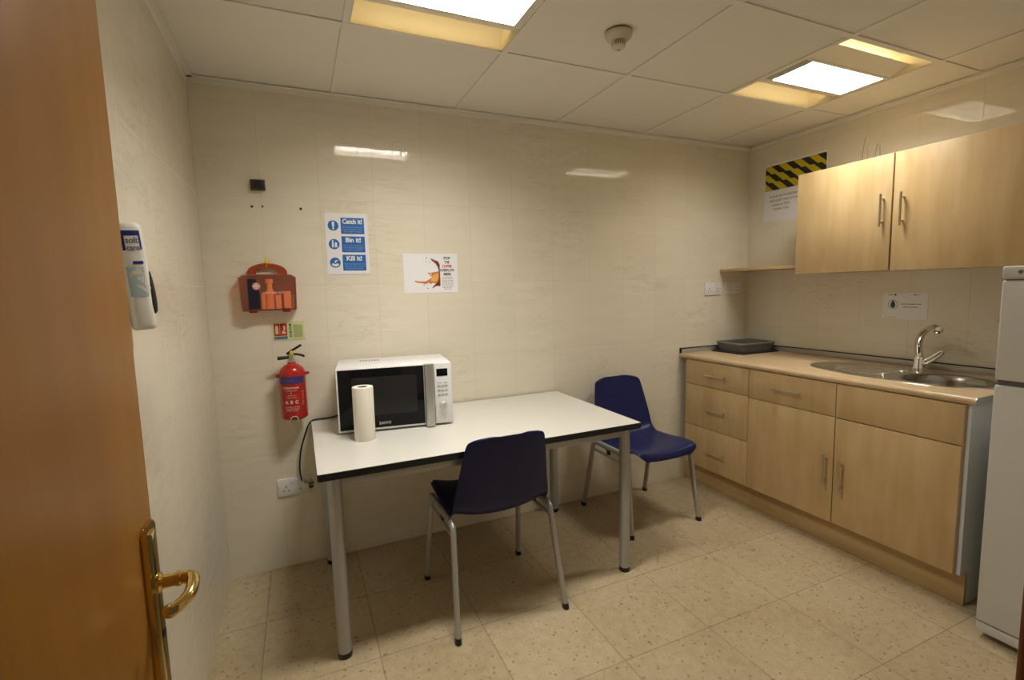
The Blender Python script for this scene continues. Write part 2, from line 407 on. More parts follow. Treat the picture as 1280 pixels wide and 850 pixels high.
tube(bm, L_, [.0092]*(len(L_)-10)+[.0092+.0002*i for i in range(10)], 18); bmesh.ops.create_uvsphere(bm, u_segments=18, v_segments=12, radius=.0110, matrix=Matrix.Translation(L_[-1]))
obj('lever_handle', bm, BRASS, door)
bm = new(); lathe(bm, [(.0, 0), (.008, 0), (.008, .0016), (0, .0016)], 16, (DFX+.0112, HY, HZ-.085), 'x', cap=False); obj('keyhole', bm, BLACK, door)

# ================================================================== CEILING LIGHTS
def make_light(x0, y1, label, watts):
    """600 mm recessed light; local origin at the middle of its cell, at ceiling level"""
    t = thing('ceiling_light', label, 'ceiling light', (x0+.3, y1-.3, H), 0, 'recessed square ceiling lights')
    h = .286
    bm = new()          # outer tray with two curved troughs
    prof = []
    for sgn in (1, -1):
        P = [(h*sgn, 0.0), (h*sgn, .03), ((h-.012)*sgn, .058), ((h-.045)*sgn, .078), ((h-.09)*sgn, .086), (.125*sgn, .086)]
        Q = smooth_pts([(0, y, z) for y, z in P], 5)
        prev = None
        for q in Q:
            cur = [bm.verts.new((-h, q.y, q.z)), bm.verts.new((h, q.y, q.z))]
            if prev: bm.faces.new((prev[0], cur[0], cur[1], prev[1]))
            prev = cur
    obj('curved_reflector', bm, WING, t, 60)
    bm = new()
    for sx in (-1, 1):
        box(bm, sx*h-.0015, sx*h+.0015, -h, h, 0.0005, .10)
    box(bm, -h, h, -.125, .125, .088, .092)
    obj('end_plate', bm, WING, t, 0)
    bm = new()          # central basket: broad curved wings either side, lower rim
    for s in (1, -1):
        Q = smooth_pts([(0, .104, .001), (0, .130, .008), (0, .160, .018), (0, .190, .0295)], 5)
        prism(bm, [(q.y*s, q.z) for q in Q]+[(q.y*s, q.z+.003) for q in reversed(Q)], -h+.002, h-.002, 'yz')
        box(bm, -h+.002, h-.002, min(.100*s, .104*s), max(.100*s, .104*s), .001, .088)
        box(bm, -h+.002, h-.002, min(.099*s, .112*s), max(.099*s, .112*s), -.001, .006)
    box(bm, h-.03, h-.002, -.099, .099, -.001, .006); box(bm, -h+.002, -h+.006, -.099, .099, -.001, .006)
    obj('basket', bm, LAMPW, t, 0)
    bm = new()          # louvre fins
    for k in range(1, 9):
        x = -h+.03+(2*h-.06)*k/9; box(bm, x-.0013, x+.0013, -.099, .099, .001, .024)
    for y in (-.05, 0, .05): box(bm, -h+.03, h-.03, y-.0012, y+.0012, .001, .008)
    obj('louvre', bm, mat('louvre_grey', (.22, .215, .20), .5), t, 0)
    bm = new(); box(bm, -h+.006, -h+.058, -.099, .099, .0015, .004); obj('unlit_louvre_end', bm, mat('unlit_louvre_grey', (.42, .41, .38), .45), t, 0)  # added grey plate, its colour stands for the unlit end of the louvre
    bm = new(); quad(bm, [(-h+.03, -.099, .0375), (h-.03, -.099, .0375), (h-.03, .099, .0375), (-h+.03, .099, .0375)])
    obj('diffuser', bm, PANEL, t, 0)
    for s in (1, -1):
        bm = new(); quad(bm, [(-h+.01, .1055*s, .046), (h-.01, .1055*s, .046), (h-.01, .1055*s, .082), (-h+.01, .1055*s, .082)])
        obj('side_slot', bm, SLOT, t, 0)
    ld = bpy.data.lights.new('lamp_beam', 'AREA'); ld.shape = 'RECTANGLE'; ld.size = 2*h-.06; ld.size_y = .198
    ld.energy = watts; ld.color = LAMP_COL; ld.spread = LAMP_SPREAD
    lo = bpy.data.objects.new('lamp_beam', ld); COL.objects.link(lo); lo.parent = t; lo.location = (0, 0, .0365)
    return t
make_light(GX[0], GY[0], 'recessed square ceiling light cut off by the top edge, left of the smoke detector', LAMP_W[0])
make_light(GX[3], GY[0], 'recessed square ceiling light near the right wall, above the kitchen units', LAMP_W[1])

# ================================================================== SMOKE DETECTOR
t = thing('smoke_detector', 'round ivory smoke detector with slotted nose on the ceiling', 'smoke detector', (1.522, -.955, H))
bm = new(); lathe(bm, [(.047, 0), (.047, -.006), (.0455, -.007)], 40); obj('base_plate', bm, mat('detector_base', (.25, .19, .11), .6), t)
bm = new(); lathe(bm, [(.050, -.007), (.050, -.014), (.047, -.022), (.036, -.032), (.028, -.034)], 40); obj('housing', bm, DETW, t)
bm = new(); lathe(bm, [(.0215, -.033), (.0215, -.05), (.018, -.053)], 32); obj('sensor_core', bm, mat('detector_dark', (.13, .10, .05), .6), t)
bm = new()
for k in range(18):
    a = 2*pi*k/18; M = Matrix.Rotation(a, 4, 'Z'); box(bm, .0205, .0255, -.0022, .0022, -.054, -.033, M=M)
lathe(bm, [(.0255, -.050), (.0255, -.054), (.02, -.060), (.010, -.063), (.0, -.064)], 32, cap=False)
lathe(bm, [(.019, -.050), (.0255, -.050)], 32, cap=False)
lathe(bm, [(.005, -.062), (.005, -.068), (.0, -.069)], 16, cap=False); obj('slotted_cage', bm, DETW, t)

# ================================================================== BACK WALL FITTINGS
# small black box high on the wall
t = thing('wall_bracket', 'small black plastic box high on the back wall above the first aid case', 'bracket', (.243, 0, 1.823))
bm = new(); box(bm, -.030, .030, -.012, 0, -.024, .024, .003); obj('back_plate', bm, BLACK, t)
bm = new(); box(bm, -.024, .030, -.034, -.010, -.022, .017, .004); obj('clip', bm, BLACK, t)
for k, (x, z, s) in enumerate(((.212, 1.728, .0035), (.255, 1.730, .0028), (.415, 1.726, .0040))):
    bm = new(); lathe(bm, [(s*1.6, 0), (s*1.5, -.0012), (s, -.0012), (s*.8, -.0004)], 14, (x, 0, z), 'y')
    tag(obj('screw_hole', bm, mat('plug_hole', (.05, .03, .02), .8)), ('dark screw hole below the black wall box, left of the pair', 'faint screw hole below the black wall box, right of the pair', 'single dark screw hole left of the blue safety notice')[k], 'hole', 'old screw holes in the tiles')

# catch it / bin it / kill it
X0, X1, Z0, Z1 = .516, .714, 1.420, 1.713
t = thing('safety_notice', 'white notice with three blue panels reading Catch it, Bin it, Kill it', 'notice', (X0, 0, Z0))
w, h = X1-X0, Z1-Z0
bm = new(); prism(bm, rrect(0, w, 0, h, .003), -.0025, 0); obj('sheet', bm, PAPERM, t)
HX = (1, 0, 0); VZ = (0, 0, 1)
rows = [('Catch it!', ['Germs spread easily. Always carry', 'tissues and use them to catch', 'your cough or sneeze.']),
        ('Bin it!', ['Germs can live for several hours on', 'tissues. Dispose of your tissue', 'as soon as possible.']),
        ('Kill it!', ['Hands can transfer germs to every', 'surface you touch. Clean your', 'hands as soon as you can.'])]
for k, (hd, lines) in enumerate(rows):
    zc = h-.060-.0885*k
    bm = new(); prism(bm, rrect(.072, .181, zc-.0385, zc+.0385, .001), -.0034, -.0024); pn = obj('blue_panel', bm, BLUE, t)
    bm = new(); put_text(bm, hd, .031, (.1265, -.0036, zc+.020), HX, VZ, bold=.0011, w=.092 if k == 0 else None); obj('heading', bm, INKW, pn)
    bm = new()
    for q, ln in enumerate(lines): put_text(bm, ln, .0088, (.1265, -.0036, zc-.006-.0105*q), HX, VZ, w=.094-.012*(q == 2))
    obj('small_print', bm, INKPALE, pn)
    bm = new(); prism(bm, disc(.037, zc, .0245, 32), -.0034, -.0024); ic = obj('round_symbol', bm, BLUE, t)
    bm = new(); y0, y1 = -.0040, -.0033
    if k == 0:
        prism(bm, [(.031, zc+.018), (.043, zc+.018), (.041, zc-.007), (.033, zc-.007)], y0, y1); prism(bm, disc(.037, zc-.014, .0048, 16), y0, y1)
    elif k == 1:
        prism(bm, [(.026, zc-.014), (.034, zc-.016), (.036, zc+.002), (.032, zc+.017), (.027, zc+.010)], y0, y1); prism(bm, disc(.031, zc+.0155, .0040, 14), y0, y1)
        prism(bm, [(.040, zc-.016), (.052, zc-.014), (.050, zc+.006), (.044, zc+.011), (.040, zc+.004)], y0, y1)
    else:
        prism(bm, [(.019, zc-.006), (.028, zc-.003), (.036, zc-.008), (.045, zc-.003), (.055, zc-.007), (.049, zc-.016), (.037, zc-.0195), (.026, zc-.016)], y0, y1)
        prism(bm, [(.032, zc+.002), (.038, zc+.011), (.050, zc+.013), (.050, zc+.009), (.042, zc+.006), (.039, zc-.002)], y0, y1)
    obj('symbol', bm, INKW, ic, 0)

# coffee poster
X0, X1, Z0, Z1 = .881, 1.170, 1.318, 1.522
t = thing('poster', 'white landscape poster with an orange coffee splash and black heading', 'poster', (X0, 0, Z0))
w, h = X1-X0, Z1-Z0
bm = new(); box(bm, 0, w, -.0016, 0, 0, h); obj('sheet', bm, PAPER, t, 0)
COF1, COF2, COF3 = mat('coffee_dark', (.16, .032, .012), .5), mat('coffee_orange', (.62, .20, .04), .5), mat('coffee_amber', (.80, .42, .12), .5)
Y = lambda k: (-.0018-.0002*k, -.0016-.0002*k)
bm = new(); prism(bm, [(.186, .158), (.180, .166), (.164, .170), (.150, .178), (.142, .176), (.156, .164), (.170, .152), (.180, .136), (.184, .118), (.184, .095), (.178, .068), (.168, .048), (.152, .034), (.146, .020), (.158, .030), (.172, .036), (.188, .034), (.192, .04), (.191, .15)], *Y(0)); obj('coffee_splash', bm, COF1, t, 0)
bm = new(); prism(bm, [(.184, .112), (.160, .108), (.138, .104), (.126, .107), (.128, .100), (.150, .098), (.138, .090), (.150, .084), (.132, .070), (.112, .060), (.084, .060), (.060, .064), (.052, .060), (.070, .054), (.100, .050), (.112, .046), (.128, .054), (.140, .046), (.150, .052), (.168, .048), (.180, .060), (.187, .085)], *Y(1)); obj('coffee_splash', bm, COF2, t, 0)
bm = new(); prism(bm, [(.183, .104), (.168, .100), (.154, .092), (.146, .078), (.138, .064), (.156, .060), (.170, .058), (.181, .076)], *Y(2))
obj('coffee_splash', bm, COF3, t, 0)
for x, z, r in ((.122, .182, .003), (.119, .165, .0025), (.140, .160, .0025), (.123, .024, .003), (.104, .042, .0025), (.136, .094, .003)):
    bm = new(); prism(bm, disc(x, z, r, 12), *Y(1)); obj('coffee_drop', bm, COF1, t, 0)
for z, s, m_, ww in ((.180, 'STOP', INKK, .036), (.159, 'THE', INKK, .027), (.138, 'COFFEE', INKR, .052), (.117, 'OVERFLOW', INKK, .078), (.096, 'MESS', INKK, .040)):
    bm = new(); put_text(bm, s, .019, (.231, -.0019, z), HX, VZ, w=ww, bold=.0007); obj('heading', bm, m_, t)
bm = new(); rr = random.Random(3)
for k in range(8): words(bm, .200+.004*(k in (0, 6))+.010*(k == 7), .264-.006*(k in (0, 6))-.012*(k == 7), .080-.0088*k, .0026, -.0016, rr)
obj('small_print', bm, INKG, t, 0)

# first aid case
CX, CZ = .2545, 1.256
t = thing('first_aid_case', 'orange see-through first aid case with carry handle hanging on the back wall', 'first aid kit', (CX, 0, CZ))
def case_outline(s=0.0):
    pts = [(-.112+s, .004+s), (-.118+s, .150-s*.5), (-.098+s*.6, .164-s)]
    for k in range(13):
        a = pi-pi*k/12; pts.append(((.088-s)*cos(a), .164-s+(.052-s*.2)*sin(a)**.8))
    pts += [(.098-s*.6, .164-s), (.118-s, .150-s*.5), (.114-s, .004+s), (.108-s, 0+s), (-.106+s, 0+s)]
    return pts
OUT = case_outline()
def hole_for(pts):
    out = []
    for x, z in pts:
        a = math.atan2(z-.186, x); out.append((.036*max(-1, min(1, 1.25*cos(a))), .186+.012*max(-1, min(1, 1.5*sin(a)))))
    return out
BODY = [(-.112, .004), (-.118, .150), (-.098, .163), (.098, .163), (.118, .150), (.114, .004), (.108, 0), (-.106, 0)]
bm = new(); frame(bm, BODY, [(x*.972, .082+(z-.082)*.962) for x, z in BODY], -.060, -.003); obj('case_rim', bm, ORSHELL, t, 30)
bm = new(); prism(bm, BODY, -.004, -.0005); obj("case_back", bm, mat("case_back_rust", (.30, .050, .014), .4), t, 30)
AO = [(-.088, .160)]+[(.084*cos(pi-pi*k/16), .163+.053*sin(pi*k/16)**.75) for k in range(17)]+[(.088, .160)]
AI = [(-.046, .167)]+[(.046*math.copysign(abs(cos(pi-pi*k/16))**.6, cos(pi-pi*k/16)), .169+.025*sin(pi*k/16)**.6) for k in range(17)]+[(.046, .167)]
bm = new(); frame(bm, AO, AI, -.020, -.006); obj('carry_handle', bm, mat('handle_rust', (.33, .062, .022), .35), t, 30)
bm = new(); prism(bm, [(-.106, .006), (-.112, .148), (-.094, .158), (.094, .158), (.112, .148), (.108, .006)], -.0615, -.0602)
obj('clear_lid', bm, ORCLEAR, t, 0)
bm = new(); prism(bm, rrect(-.081, -.047, .008, .145, .004), -.0630, -.0617)
prism(bm, [(-.047, .010), (-.047, .14), (-.040, .12), (-.034, .07), (-.036, .010)], -.0630, -.0617); lb = obj('black_label', bm, mat('label_navy', (.012, .012, .028), .4), t, 0)
bm = new(); prism(bm, disc(-.046, .112, .0165, 24), -.0642, -.0631); cd_ = obj('cross_badge', bm, mat('badge_pink', (.75, .30, .24), .5), t, 0)
bm = new(); box(bm, -.058, -.034, -.0648, -.0642, .109, .115); box(bm, -.049, -.043, -.0648, -.0642, .100, .124); obj('cross', bm, INKW, cd_, 0)
bm = new(); put_text(bm, 'FIRST AID KIT', .012, (.020, -.0622, .081), HX, VZ, bold=.0003, w=.085); obj('lettering', bm, mat('ink_salmon', (.85, .55, .40), .5), t, 0)
bm = new(); lathe(bm, [(.019, .008), (.019, .085), (.012, .10), (.012, .125), (.016, .126), (.016, .142), (.013, .144)], 20, (.005, -.034, 0)); obj('saline_bottle', bm, ORITEM, t)
for x0, x1, z1 in ((-.030, -.014, .078), (.028, .052, .072), (.062, .092, .088)):
    bm = new(); box(bm, x0, x1, -.057, -.024, .008, z1, .002); obj('dressing_pack', bm, ORITEM, t)
bm = new(); box(bm, .094, .104, -.055, -.024, .008, .070, .002); obj('bandage_pack', bm, mat('bandage_olive', (.32, .26, .08), .7), t)
for x in (-.066, .070):
    bm = new(); box(bm, x-.017, x+.017, -.066, -.045, -.007, .010, .003); obj('latch', bm, mat('latch_maroon', (.16, .015, .008), .4), t)
bm = new(); box(bm, -.007, .010, -.024, -.021, .216, .238, .001); tube(bm, smooth_pts([(.001, -.0225, .218), (.000, -.022, .200), (-.001, -.013, .192), (.001, -.004, .203), (.002, -.010, .218), (.001, -.0215, .219)], 4), .0014, 8); obj('seal_tag', bm, YELL, t)

# fire extinguisher sign
t = thing('safety_sign', 'small red, blue and pale green extinguisher sign below the first aid case', 'sign', (.255, 0, 1.113))
bm = new(); box(bm, 0, .141, -.002, 0, 0, .088); obj('sheet', bm, GLOWS, t, 0)
bm = new(); box(bm, .008, .032, -.0028, -.0019, .026, .080); box(bm, .034, .064, -.0028, -.0019, .026, .080); box(bm, .008, .064, -.0026, -.0019, .022, .028); obj('red_panel', bm, REDINK, t, 0)
bm = new(); prism(bm, rrect(.014, .026, .030, .070, .004), -.0034, -.0027); box(bm, .017, .022, -.0034, -.0027, .069, .075)
prism(bm, [(.040, .032), (.058, .030), (.060, .036), (.052, .042), (.058, .056), (.054, .072), (.048, .066), (.050, .050), (.044, .044)], -.0034, -.0027); obj('pictogram', bm, mat('sign_cream', (.66, .55, .38), .5), t, 0)
bm = new(); box(bm, .008, .064, -.0028, -.0019, .006, .019); bp_ = obj('blue_panel', bm, mat('sign_steel_blue', (.05, .11, .22), .5), t, 0)
bm = new(); put_text(bm, 'FIRE EXTINGUISHER', .0075, (.036, -.0031, .0125), HX, VZ, w=.050); obj('lettering', bm, mat('sign_pale_blue', (.42, .50, .62), .5), bp_, 0)
for k in range(4):
    z = .066-.0165*k; bm = new(); frame(bm, rrect(.073, .084, z-.001, z+.0105, .001, 2), rrect(.0755, .0815, z+.002, z+.0075, .001, 2), -.0028, -.0019)
    if k in (0, 2): prism(bm, [(.0745, z), (.0835, z+.008), (.0835, z+.0100), (.0745, z+.003)], -.0030, -.0020)
    obj('class_symbol', bm, GREEN, t, 0)
bm = new(); prism(bm, [(.090, .074), (.132, .070), (.131, .012), (.092, .012)], -.0026, -.0019); obj('pale_panel', bm, mat('sign_olive', (.40, .42, .16), .5), t, 0)

# fire extinguisher
t = thing('fire_extinguisher', 'small red fire extinguisher with black lever hung on the back wall', 'fire extinguisher', (.329, -.064, .752))
R = .0565
bm = new(); lathe(bm, [(.040, .004), (.050, 0), (R, .006), (R, .205), (.054, .222), (.046, .238), (.032, .250), (.018, .256), (.016, .266)], 48); obj('cylinder', bm, RED, t)
def wrap(z0, z1, a0, a1, r, n=20):
    bm = new(); P = []
    for k in range(n+1):
        a = radians(a0+(a1-a0)*k/n); P.append((bm.verts.new((r*cos(a), r*sin(a), z0)), bm.verts.new((r*cos(a), r*sin(a), z1))))
    for A, B in zip(P, P[1:]): bm.faces.new((A[0], B[0], B[1], A[1]))
    return bm
o = obj('blue_band', wrap(.168, .202, -170, -38, R+.0006), mat('band_blue', (.045, .035, .17), .4), t); 
def wrap_text(bm, s, size, z, ac, r, w=None, bold=0):
    me = text(s, size, w, bold); vv = []
    for v in me.vertices:
        a = radians(ac)+v.co.x/r; vv.append(bm.verts.new((r*cos(a), r*sin(a), z+v.co.y)))
    for p in me.polygons:
        try: bm.faces.new([vv[i] for i in p.vertices])
        except ValueError: pass
    bpy.data.meshes.remove(me)
bm = new(); wrap_text(bm, 'POWDER', .015, .185, -108, R+.0012, w=.055); obj('band_lettering', bm, mat('ink_mauve', (.22, .08, .25), .5), t)
bm = new(); rr = random.Random(5)
wrap_text(bm, 'POWDER EXTINGUISHER', .010, .150, -100, R+.0010, w=.070, bold=.0004)
for z, s, ww in ((.138, '1 kg ABC dry powder', .050), (.126, '1', .004), (.116, '2  pull out the pin', .040), (.106, '3  squeeze the lever', .044), (.062, 'use on electrical fires', .066), (.054, 'recharge after any use', .062), (.046, 'check yearly', .052)):
    wrap_text(bm, s, .0085, z, -100, R+.0010, w=ww)
for k, s in enumerate('ABC'): wrap_text(bm, s, .020, .084, -122+22*k, R+.0010, bold=.0008)
for z in (.07, .078, .086, .10, .11, .12, .13): wrap_text(bm, 'xxx', .008, z, -47, R+.001, w=.012)
obj('instructions', bm, mat('ink_offwhite', (.72, .58, .52), .5), t)
bm = new(); lathe(bm, [(.015, .262), (.0165, .264), (.0165, .272), (.012, .276), (.012, .292), (.014, .294), (.014, .302)], 20); obj('valve', bm, NICKEL, t)
bm = new(); tube(bm, [(-.012, 0, .286), (-.030, -.002, .286), (-.058, -.004, .285)], [.007, .008, .0085], 12); obj('nozzle', bm, BLACK, t)
bm = new(); tube(bm, smooth_pts([(-.014, 0, .300), (.010, 0, .300), (.035, -.002, .296), (.058, -.004, .287)], 5), .0055, 10, ry=.008); obj('carry_lever', bm, BLACK, t)
bm = new(); tube(bm, smooth_pts([(-.018, 0, .302), (.000, 0, .314), (.022, -.002, .327), (.046, -.004, .341)], 5), .0055, 10, ry=.008); obj('squeeze_lever', bm, BLACK, t)
bm = new(); lathe(bm, [(.0085, -.004), (.0085, -.014), (.007, -.016)], 16, (.004, 0, .309), 'y'); obj('gauge', bm, YELL, t)
bm = new(); box(bm, -.030, .030, .0585, .064, .05, .225, .002); 
S = [((R+.002)*cos(radians(a)), (R+.002)*sin(radians(a))) for a in range(-10, 191, 10)]
for z0, z1 in ((.196, .212),):
    P = [(bm.verts.new((x, y, z0)), bm.verts.new((x, y, z1))) for x, y in S]
    for A, B in zip(P, P[1:]): bm.faces.new((A[0], B[0], B[1], A[1]))
box(bm, -R-.014, -R+.002, -.012, .004, .196, .212, .002); box(bm, R-.002, R+.016, -.012, .004, .202, .214, .002); obj('wall_bracket', bm, RED, t)
bm = new(); tube(bm, smooth_pts([(-.020, -.050, -.016), (-.019, -.0575, .006), (-.010, -.0590, .017), (.004, -.0590, .017), (.012, -.0575, .006), (.013, -.050, -.016)], 5), .0020, 8)
tube(bm, [(-.020, -.050, -.016), (-.018, .0, -.018), (-.012, .060, -.016)], .0020, 8); tube(bm, [(.013, -.050, -.016), (.012, .0, -.018), (.010, .060, -.016)], .0020, 8); obj('wire_hook', bm, mat('hook_white', (.75, .62, .58), .4), t)

# sockets
def make_socket(label, loc, group, neon=False):
    t = thing('power_socket', label, 'socket', loc, 0, group)
    bm = new(); box(bm, -.073, .073, -.009, 0, -.043, .043, .003); obj('plate', bm, WHITEP, t)
    for s in (-1, 1):
        bm = new(); c = .036*s
        box(bm, c-.002, c+.002, -.0096, -.008, -.002, .007); box(bm, c-.014, c-.007, -.0096, -.008, -.018, -.014); box(bm, c+.007, c+.014, -.0096, -.008, -.018, -.014)
        lathe(bm, [(.002, 0), (.002, -.0012)], 10, (c-.030 if s < 0 else c+.030, -.0086, 0), 'y'); obj('pin_holes', bm, BLACK, t, 0)
        bm = new(); box(bm, .012*s-.0055, .012*s+.0055, -.0125, -.008, .017, .034, .0015); obj('rocker_switch', bm, WHITEP, t)
    return t
make_socket('white double socket low on the back wall beside the table leg', (.301, 0, .400), 'white double wall sockets')
make_socket('white double socket above the worktop, the left one of two by the corner', (2.996, 0, 1.294), 'white double wall sockets')
make_socket('white double socket in the shelf\'s shade, nearest the corner', (3.186, 0, 1.298), 'white double wall sockets')

# ================================================================== LEFT WALL: soap dispenser
t = thing('soap_dispenser', 'white soap dispenser with blue label and dark grey lever on the left wall', 'soap dispenser', (.030, -1.090, 1.252), radians(27))
t.scale = (.70, .70, 1.0); t.rotation_euler = (0, radians(-4.0), radians(27))
def oval(a, b, z, e=2.6, n=40, dx=0, dy=0):
    return [(dx+a*math.copysign(abs(cos(2*pi*k/n))**(2/e), cos(2*pi*k/n)), dy+b*math.copysign(abs(sin(2*pi*k/n))**(2/e), sin(2*pi*k/n)), z) for k in range(n)]
def loft(bm, rings):
    RR = [[bm.verts.new(p) for p in r] for r in rings]; n = len(RR[0])
    for A, B in zip(RR, RR[1:]):
        for i in range(n): bm.faces.new((A[i], A[(i+1) % n], B[(i+1) % n], B[i]))
    bm.faces.new(RR[0]); bm.faces.new(RR[-1]); return bm
bm = new(); loft(bm, [oval(.024, .018, .000), oval(.032, .025, .003), oval(.0345, .028, .012), oval(.036, .029, .060), oval(.039, .030, .130), oval(.041, .031, .200), oval(.041, .031, .238), oval(.039, .029, .248), oval(.030, .022, .253), oval(.015, .010, .254)])
obj('body', bm, mat('dispenser_white', (.80, .78, .72), .28), t, 60)
bm = new(); M_ = Matrix.Rotation(radians(-27), 4, 'Z'); box(bm, -.041, -.012, -.022, .022, .03, .235, .004, M=M_); obj('wall_plate', bm, mat('dispenser_white', (.8, .78, .72)), t)
bm = new(); loft(bm, [oval(.004, .012, .036, dx=.036), oval(.010, .018, .042, dx=.036), oval(.013, .021, .060, dx=.036), oval(.012, .021, .085, dx=.0375), oval(.008, .018, .115, dx=.0395), oval(.003, .010, .138, dx=.041)])
obj('push_lever', bm, mat('lever_grey', (.05, .046, .045), .4), t, 60)
def lay(bm, poly, off):
    # a flat shape laid on the curved front of the body
    vv = []
    for x, z in poly:
        a = .0395 if z < .13 else .041; b_ = .030 if z < .13 else .031
        q = max(0, 1-(abs(x)/a)**2.6)**(1/2.6); vv.append(bm.verts.new((x, -(b_*q)-off, z)))
    return vv
def patch(bm, x0, x1, z0, z1, off, n=8):
    A = lay(bm, [(x0+(x1-x0)*i/n, z0) for i in range(n+1)], off); B = lay(bm, [(x0+(x1-x0)*i/n, z1) for i in range(n+1)], off)
    for i in range(n): bm.faces.new((A[i], A[i+1], B[i+1], B[i]))
bm = new(); patch(bm, -.006, .024, .156, .163, .0006); obj('blue_stripe', bm, mat('label_blue', (.02, .025, .22), .4), t, 0)
bm = new(); patch(bm, -.026, .028, .222, .234, .0006); patch(bm, -.026, -.018, .188, .222, .0006); patch(bm, .022, .028, .190, .222, .0006); obj('blue_label', bm, mat('label_blue', (.02, .025, .22), .4), t, 0)
bm = new(); patch(bm, -.027, .022, .080, .150, .0005); obj('picture_panel', bm, mat('label_pale_blue', (.42, .55, .60), .45), t, 0)
bm = new()
for k, (x0, z0, x1, z1, w_) in enumerate(((-.016, .122, .030, .092, .009), (-.018, .128, -.004, .140, .0045), (-.006, .122, .004, .146, .004), (.002, .118, .011, .142, .004), (.010, .112, .018, .136, .004), (.018, .106, .025, .126, .004))):
    P = [Vector((x0+(x1-x0)*i/6, 0, z0+(z1-z0)*i/6)) for i in range(7)]; nrm = Vector((-(z1-z0), 0, x1-x0)).normalized()*w_
    A = lay(bm, [((p+nrm).x, (p+nrm).z) for p in P], .0009+.0001*k); B = lay(bm, [((p-nrm).x, (p-nrm).z) for p in P], .0009+.0001*k)
    for i in range(6): bm.faces.new((A[i], A[i+1], B[i+1], B[i]))
obj('hands_picture', bm, mat('label_skin', (.76, .72, .62), .5), t, 0)
bm = new()
for s_, z_ in (('soft', .211), ('care', .194)):
    me = text(s_, .020, .036, .0006); vv = lay(bm, [(v.co.x+.002, v.co.y+z_) for v in me.vertices], .0010)
    for p in me.polygons: bm.faces.new([vv[i] for i in p.vertices])
    bpy.data.meshes.remove(me)
obj('lettering', bm, mat('ink_grey_blue', (.20, .20, .30), .5), t, 0)

# ================================================================== RIGHT WALL NOTICES
RX = W; YD = (0, -1, 0)
t = thing('hazard_sheet', 'black and yellow diagonal striped sheet above the small white wall notice', 'hazard sign', (RX, -.130, 1.938))
bm = new(); box(bm, -.0015, 0, -.42, 0, 0, .172); obj('sheet', bm, PAPER, t, 0)
bm = new(); box(bm, -.0021, -.0012, -.414, 0, 0, .160); obj('yellow_ground', bm, HAZY, t, 0)
bm = new()
import itertools
def clip(poly, x0, x1, z0, z1):
    def cut(p, ax, v, keep):
        out = []
        for i in range(len(p)):
            a, b = p[i-1], p[i]; ia = (a[ax] >= v) == keep; ib = (b[ax] >= v) == keep
            if ia != ib:
                s = (v-a[ax])/(b[ax]-a[ax]); out.append((a[0]+s*(b[0]-a[0]), a[1]+s*(b[1]-a[1])))
            if ib: out.append(b)
        return out
    for ax, v, k in ((0, x0, True), (0, x1, False), (1, z0, True), (1, z1, False)):
        if poly: poly = cut(poly, ax, v, k)
    return poly
for r_ in range(3):
    za, zb = r_*.160/3, (r_+1)*.160/3
    for k in range(-2, 8):
        s = .105*k+.020*r_ ; p = clip([(s, zb), (s+.050, zb), (s+.050+.060, za), (s+.060, za)], 0, .414, za, zb)
        if len(p) > 2: prism(bm, [(-a, b) for a, b in p], -.0027, -.0020, 'yz')
obj('black_stripes', bm, INKK, t, 0)
t = thing('kitchen_notice', 'white paper notice with four printed lines tucked beside the wall cupboard', 'notice', (RX, -.118, 1.738))
bm = new(); prism(bm, [(0, 0), (-.010, .198), (-.300, .198), (-.300, -.012)], -.0024, 0, 'yz'); obj('sheet', bm, PAPERM, t, 0)
bm = new()
for z, s, a in ((.158, 'PLEASE BE CONSIDERATE', .16), (.130, 'AND KEEP THIS KITCHEN', .16), (.102, 'CLEAN & TIDY', .13), (.074, 'THANK YOU', .13)):
    put_text(bm, s, .020, (-.0028, -a, z), YD, VZ, bold=.0003)
obj('lettering', bm, INKG, t, 0)
t = thing('water_notice', 'small white notice with a water drop symbol on the tiles above the tap', 'notice', (RX, -.892, 1.114))
bm = new(); prism(bm, rrect(-.210, 0, 0, .142, .006), -.0022, 0, 'yz'); obj('sheet', bm, PAPERM, t, 0)
bm = new(); frame(bm, disc(-.050, .080, .024, 32), disc(-.050, .080, .0215, 32), -.0028, -.0021, 'yz'); obj('ring', bm, INKG, t, 0)
bm = new(); prism(bm, [(-.050, .103), (-.042, .090), (-.038, .076), (-.042, .064), (-.050, .060), (-.058, .064), (-.062, .076), (-.058, .090)], -.0030, -.0021, 'yz'); obj('water_drop', bm, mat('drop_blue', (.03, .06, .09), .5), t, 0)
bm = new(); rr = random.Random(9)
def wordsY(bm, y0, y1, z, h):
    y = y0
    while y < y1-.003:
        e = min(y1, y+rr.uniform(.008, .02)); box(bm, -.0028, -.0021, -e, -y, z-h/2, z+h/2); y = e+.003
wordsY(bm, .090, .184, .082, .0042); wordsY(bm, .098, .168, .066, .0042); obj('message_lines', bm, INKG, t, 0)
for y0, y1, z, h in ((.026, .052, .131, .004), (.150, .176, .130, .003), (.012, .07, .009, .0015)):
    bm = new(); wordsY(bm, y0, y1, z, h); obj('small_print', bm, INKG, t, 0)
for y, z, r in ((-.060, .131, .0048), (-.148, .130, .003)):
    bm = new(); prism(bm, disc(y, z, r, 14), -.0028, -.0021, 'yz'); obj('header_dot', bm, INKK, t, 0)
t = thing('wall_hook', 'small shiny metal hook on the tiles just left of the fridge', 'hook', (W, -1.400, 1.10))
